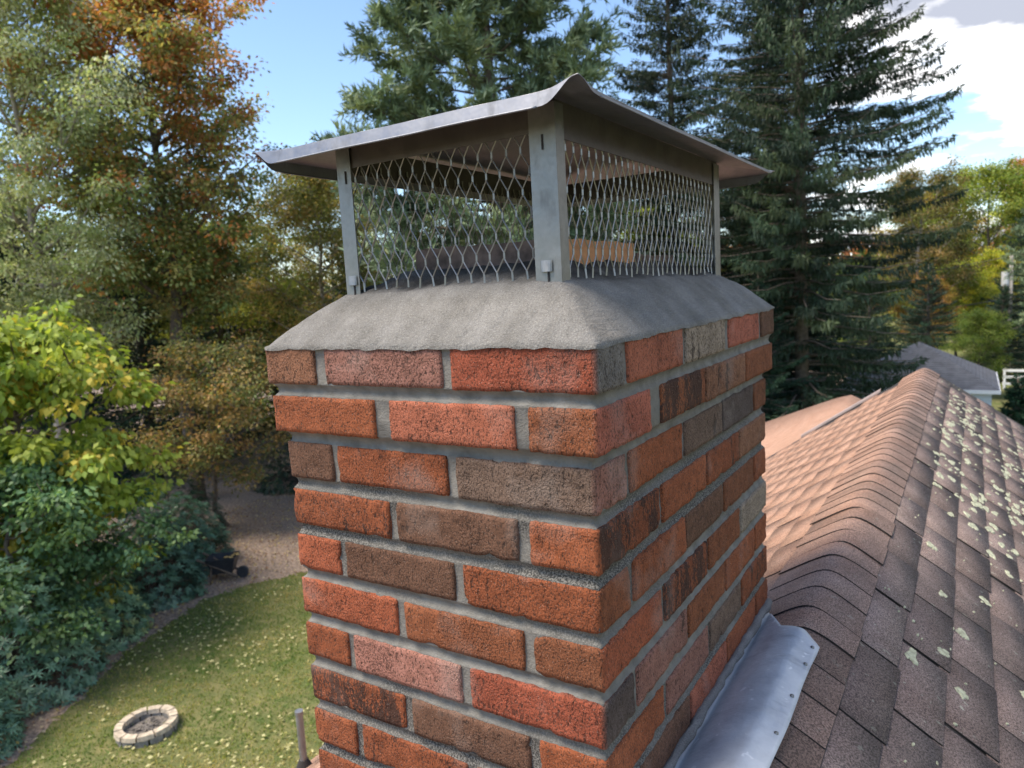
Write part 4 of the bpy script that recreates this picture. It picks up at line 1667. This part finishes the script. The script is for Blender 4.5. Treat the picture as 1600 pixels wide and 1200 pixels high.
def pine(name, label, base, Ht, cb, rx, seed, nl=48, per=26, cols=((112, 130, 102), (128, 146, 112), (96, 114, 88), (142, 154, 116))):
    rng = np.random.default_rng(seed)
    root = root_at(name, label, 'tree', base)
    wd = MB()
    wd.tube([(0, 0, 0), (.15, .1, Ht * .5), (0, 0, Ht * .97)], [.33, .22, .03], 8)
    Ps, Ds, Cs = [], [], []
    pc = np.array([S(*c_) for c_ in cols])
    for k_ in range(nl):
        t = (k_ + rng.uniform(0, 1)) / nl
        hb = cb + (Ht - cb) * t
        az = k_ * 2.39996 + rng.normal(0, .35)
        L = rx * (1 - t) ** .55 * rng.uniform(.6, 1.12) * (1 if t > .1 else .75) + .3
        end = np.array([math.cos(az) * L, math.sin(az) * L, hb + L * (.18 + .35 * t) + rng.normal(0, .2)])
        pth = branch_path((0, 0, hb), end, -.08 * L, rng)
        wd.tube([tuple(p) for p in pth], list(np.linspace(.075 * (1 - t) + .02, .015, len(pth))), 5)
        for s in range(int(10 + L * 4.2)):
            q = rng.uniform(.25, 1.0) ** .7
            i0 = min(int(q * 4), 3)
            o = pth[i0] + (pth[i0 + 1] - pth[i0]) * (q * 4 - i0)
            dv = rand_dirs(1, rng)[0] * np.array([1, 1, .55]) + np.array([math.cos(az), math.sin(az), .35]) * .7
            dv /= np.linalg.norm(dv)
            tl = rng.uniform(.4, 1.3)
            e2 = o + dv * tl
            lead = pc[rng.integers(0, len(pc))] * rng.uniform(.8, 1.2)
            for j in range(5):
                c_ = o + (e2 - o) * (j + 1) / 5
                ax = norm((dv + np.array([0, 0, .45]) + rng.normal(0, .3, 3))[None])[0]
                Ps.append(np.repeat(c_[None], per, 0) + rng.normal(0, .05, (per, 3)))
                Ds.append(norm(ax + rng.normal(0, .62, (per, 3))))
                Cs.append(lead * rng.uniform(.7, 1.25, (per, 1)))
    Ps, Ds, Cs = map(np.concatenate, (Ps, Ds, Cs))
    V, F = leaf_quads(Ps, Ds, rand_dirs(len(Ps), rng), rng.uniform(.24, .46, len(Ps)), .07)
    return finish_tree(root, wd, M_BARK, V, F, np.repeat(Cs, 4, 0), M_NEEDLE)


pn = pine('pine_tree', 'bushy soft white pine rising directly behind the chimney cap', (-15.0, 22.6), 24.5, 5.0, 5.6, 41, nl=135, per=9)

# more trees behind: copies with their own place, size and tint
CP = []


def cp(src, x, y, s, rz, lab, color=None, sz=None):
    r = copy_thing(src, (x, y, GROUND), rz, (s, s, sz or s), lab, color)
    return r


cp(hem, -35.5, 15.0, 1.1, 1.0, 'dark hemlock behind the birch at the left edge')
cp(hem, -37.0, 23.5, 1.15, 2.2, 'dark hemlock behind the yellow green tree')
cp(hem, -22.5, 29.5, 1.0, 3.1, 'dark hemlock seen through the left mesh of the cap')
cp(hem, -18.0, 31.0, 1.1, 4.1, 'dark hemlock below the white pine, seen through the mesh')
cp(hem, -14.5, 29.0, .9, 5.1, 'dark hemlock seen low through the right mesh')
cp(yel, -40.5, 17.5, 1.1, 1.2, 'green broadleaf tree far back at the left edge', (.7, .8, .7))
cp(oak, -36.5, 9.5, 1.0, 2.0, 'brown orange maple beyond the birch, cut by the left edge', (1.0, .95, .85))
cp(brn, -33.0, 31.0, 1.05, 1.7, 'olive brown tree farther back left of the chimney')
cp(brn, -20.5, 35.0, 1.0, .6, 'olive tree behind the chimney, seen through the mesh', (.9, 1.0, .8))
cp(yel, -15.5, 37.0, 1.0, 3.3, 'green tree low behind the right mesh of the cap', (.8, .9, .7))
cp(spA, -7.8, 35.5, .95, 1.3, 'spruce standing between the two big spruces')
cp(hem, -7.5, 30.5, 1.0, .4, 'dark hemlock low behind the chimney right edge')
cp(hem, -7.0, 32.5, .95, 2.7, 'dark hemlock below the big spruce, above the roof')
cp(hem, -6.0, 25.5, .62, 1.7, 'low dark evergreen against the roof slope')
cp(hem, -27.8, 28.0, .85, 1.9, 'low dark hemlock just left of the chimney corner')
cp(hem, -34.5, 27.5, .9, .8, 'dark hemlock far behind the maple trunk')
# far tree line on the right
cp(brn, -3.4, 62.0, 1.05, .4, 'dull brown bare looking tree right of the big spruce', (.75, .7, .75))
cp(yel, 1.2, 84.0, 1.42, 1.9, 'tall yellow green tree of the far line at the right edge', (1.0, 1.05, .8))
cp(yel, -4.5, 92.0, 1.35, 2.9, 'far orange tinted tree next to the big spruce tips', (1.2, .82, .65))
cp(oak, 5.5, 96.0, .95, 3.9, 'far orange green tree behind the utility pole', (1.15, .85, .7))
cp(yel, 9.0, 80.0, 1.4, .2, 'far dark green tree beyond the right edge', (.55, .7, .6))
cp(hem, 4.0, 64.0, .95, 5.2, 'dark evergreen behind the utility pole')
cp(yel, -.6, 66.5, .62, 4.8, 'low olive tree left of the utility pole', (1.0, 1.0, .8))
cp(yel, 2.3, 70.0, .72, 5.6, 'bright yellow tree below the utility pole transformer', (1.75, 1.55, .8))
cp(brn, -2.5, 58.0, .5, 2.6, 'low orange shrub tree behind the garage', (1.35, .85, .6))
cp(hem, 2.0, 55.0, .5, 1.9, 'dark low evergreen behind the garage roof')
cp(hem, -2.0, 52.0, .62, .9, 'dark evergreen right behind the garage')
cp(pn, 6.0, 49.5, .72, 1.1, 'dark pine reaching in from the right edge')
cp(hem, -4.8, 47.0, .62, 2.3, 'dark evergreen behind the left half of the garage roof')
cp(yel, .6, 47.5, .42, 3.5, 'low rounded tree behind the garage ridge', (.5, .62, .5))
cp(hem, 4.6, 57.0, .55, .2, 'low dark evergreen behind the white fence')
cp(yel, -6.5, 58.0, .7, 1.1, 'dark green tree between spruce and garage', (.5, .6, .5))
cone = spruce('cone_shrub', 'small cone shaped evergreen beside the white garage', (2.25, 40.0), 2.2, .80, 51, start=.03, step=.22, nbr=9, dens=2.4, hang=.1, power=.75, trunk_r=.06, cols=((34, 62, 46), (44, 72, 52)))

# far hills with autumn woods
def hill_z(x, y):
    a = np.arctan2(y, x)
    r = np.hypot(x, y)
    ridge = 11 + 9 * np.sin(a * 2.1 + .4) + 5 * np.sin(a * 7.3)
    return GROUND - .6 + np.clip((r - 130) / 120, 0, 1) ** 1.2 * (ridge + 8)


na, nr = 160, 14
V, F = [], []
for i in range(na + 1):
    a = math.radians(20) + math.radians(190) * i / na
    for j in range(nr + 1):
        r = 128 + 200 * j / nr
        x, y = r * math.cos(a), r * math.sin(a)
        V.append((x, y, float(hill_z(x, y))))
for i in range(na):
    for j in range(nr):
        q = i * (nr + 1) + j
        F.append((q, q + 1, q + nr + 2, q + nr + 1))
me = mesh_np('hill', np.array(V), np.array(F))
smooth(me)
tag(obj('hill', me, simple('hill_ground', (.06, .065, .03), .95, 0, .3, .05)), None, None, kind='structure')
n_ = 26000
a = RNG.uniform(math.radians(25), math.radians(205), n_)
r = RNG.uniform(140, 290, n_)
c = np.stack([r * np.cos(a), r * np.sin(a), np.zeros(n_)], -1)
c[:, 2] = hill_z(c[:, 0], c[:, 1]) + RNG.uniform(0, 7, n_)
cl_ = np.floor(c[:, :2] / 7).astype(int)
hsh = _hash(cl_[:, 0], cl_[:, 1], cl_[:, 0] * 0, 4)
hp = np.array([S(84, 96, 50), S(150, 96, 58), S(110, 112, 60), S(168, 112, 66), S(72, 84, 48)])
gc = hp[(hsh * 4.99).astype(int)] * RNG.uniform(.75, 1.2, (n_, 1))
v, f = leaf_quads(c, rand_dirs(n_), rand_dirs(n_), RNG.uniform(1.5, 3.2, n_), RNG.uniform(1.2, 2.2, n_))
me = mesh_np('forest', v, f)
set_col(me, np.repeat(gc, 4, 0))
tag(obj('forest', me, M_LEAF), 'autumn coloured woods on the far hill', 'forest', kind='stuff')

# ================================================================== FAR BUILT THINGS
gar = thing('garage', 'white garage with grey hipped roof beyond the ridge', 'garage', (-1.75, 38.5, GROUND))
gx0, gx1, gy0, gy1, ez = -4.9, 1.42, 35.3, 41.7, -5.22
M_GSH = simple('grey_shingle', (.115, .12, .135), .9, 0, .25, 3.0, .6, 20, .02)
mb = MB()
mb.box(((gx0 + gx1) / 2, (gy0 + gy1) / 2, (ez + GROUND) / 2), (gx1 - gx0 - .6, gy1 - gy0 - .6, ez - GROUND))
wl_ = wobj('wall', mb, M_WOOD_WHITE, gar)
zc_ = GROUND + .12
while zc_ < ez - .05:                                  # clapboards
    mb = MB()
    mb.box(((gx0 + gx1) / 2, gy0 + .285, zc_), (gx1 - gx0 - .62, .02, .135), Matrix.Rotation(math.radians(5), 3, 'X'))
    wobj('siding_board', mb, M_WOOD_WHITE, wl_)
    mb = MB()
    mb.box((gx1 - .285, (gy0 + gy1) / 2, zc_), (.02, gy1 - gy0 - .62, .135), Matrix.Rotation(math.radians(5), 3, 'Y'))
    wobj('siding_board', mb, M_WOOD_WHITE, wl_)
    zc_ += .16
ap = (-1.74, 38.5, -3.42)
mb = MB()
mb.add([(gx0, gy0, ez), (gx1, gy0, ez), (gx1, gy1, ez), (gx0, gy1, ez), ap, (gx0, gy0, ez - .12), (gx1, gy0, ez - .12), (gx1, gy1, ez - .12), (gx0, gy1, ez - .12)],
       [(0, 1, 4), (1, 2, 4), (2, 3, 4), (3, 0, 4), (8, 7, 6, 5)])
rf = wobj('roof', mb, M_GSH, gar)
for (ca, cb_) in (((gx0, gy0), (gx1, gy0)), ((gx1, gy0), (gx1, gy1))):     # shingle courses as fine steps
    mb = MB()
    for i in range(1, 22):
        t = i / 22
        p0 = Vector((ca[0], ca[1], ez)).lerp(Vector(ap), t)
        p1 = Vector((cb_[0], cb_[1], ez)).lerp(Vector(ap), t)
        mb.tube([p0 + Vector((0, 0, .008)), p1 + Vector((0, 0, .008))], [.016, .016], 4)
    so = wobj('shingle_course', mb, M_GSH, rf)
    so['kind'] = 'stuff'
for (ca, cb_) in (((gx0, gy0), (gx1, gy0)), ((gx1, gy0), (gx1, gy1))):
    mb = MB()
    c_ = ((ca[0] + cb_[0]) / 2, (ca[1] + cb_[1]) / 2, ez - .08)
    mb.box(c_, (abs(cb_[0] - ca[0]) + .08, .08, .15) if ca[1] == cb_[1] else (.08, abs(cb_[1] - ca[1]) - .1, .15))
    wobj('fascia', mb, M_WOOD_WHITE, gar)
mb = MB()
mb.box((gx1 - .27, 38.0, GROUND + 1.2), (.03, .8, .9))
wn_ = wobj('window', mb, simple('dark_glass', (.03, .035, .04), .15), gar)

fence = thing('fence', 'white three rail fence beyond the garage', 'fence', (8, 51.5, GROUND))
xx_ = 2.1
while xx_ < 16:
    mb = MB()
    mb.box((xx_, 51.5, GROUND + .65), (.13, .13, 1.3))
    wobj('post', mb, M_WOOD_WHITE, fence)
    xx_ += 2.4
for z_ in (.35, .75, 1.15):
    mb = MB()
    mb.box((9, 51.5, GROUND + z_), (14, .06, .15))
    wobj('rail', mb, M_WOOD_WHITE, fence)

pole = thing('utility_pole', 'utility pole with pale transformer among the far yellow trees', 'utility pole', (2.65, 62.0, GROUND))
mb = MB()
mb.tube([(2.65, 62, GROUND), (2.65, 62, .75)], [.17, .12], 10)
wobj('shaft', mb, simple('pole_wood', (.34, .32, .29), .9), pole, sm=True)
mb = MB()
mb.tube([(2.3, 61.9, -1.55), (2.3, 61.9, -.55)], [.24, .24], 14)
tf = wobj('transformer', mb, simple('transformer_paint', (.68, .70, .71), .5), pole)
mb = MB()
mb.box((2.48, 61.95, -.8), (.3, .06, .08))
wobj('bracket', mb, M_RAIL, pole)
M_CABLE = simple('cable', (.12, .12, .12), .6)
for (za, zb2, sag, lab) in ((.55, -.6, .5, 'upper thin power cable leaving the utility pole'), (-2.4, -3.3, .5, 'lower power cable leaving the utility pole')):
    mb = MB()
    mb.tube([(2.65 - 16 * t, 62 - 3 * t, za + (zb2 - za) * t - sag * 4 * t * (1 - t)) for t in np.linspace(0, 1, 14)], [.022] * 14, 5)
    tag(wobj('power_cable', mb, M_CABLE), lab, 'cable', 'power cables on the pole')
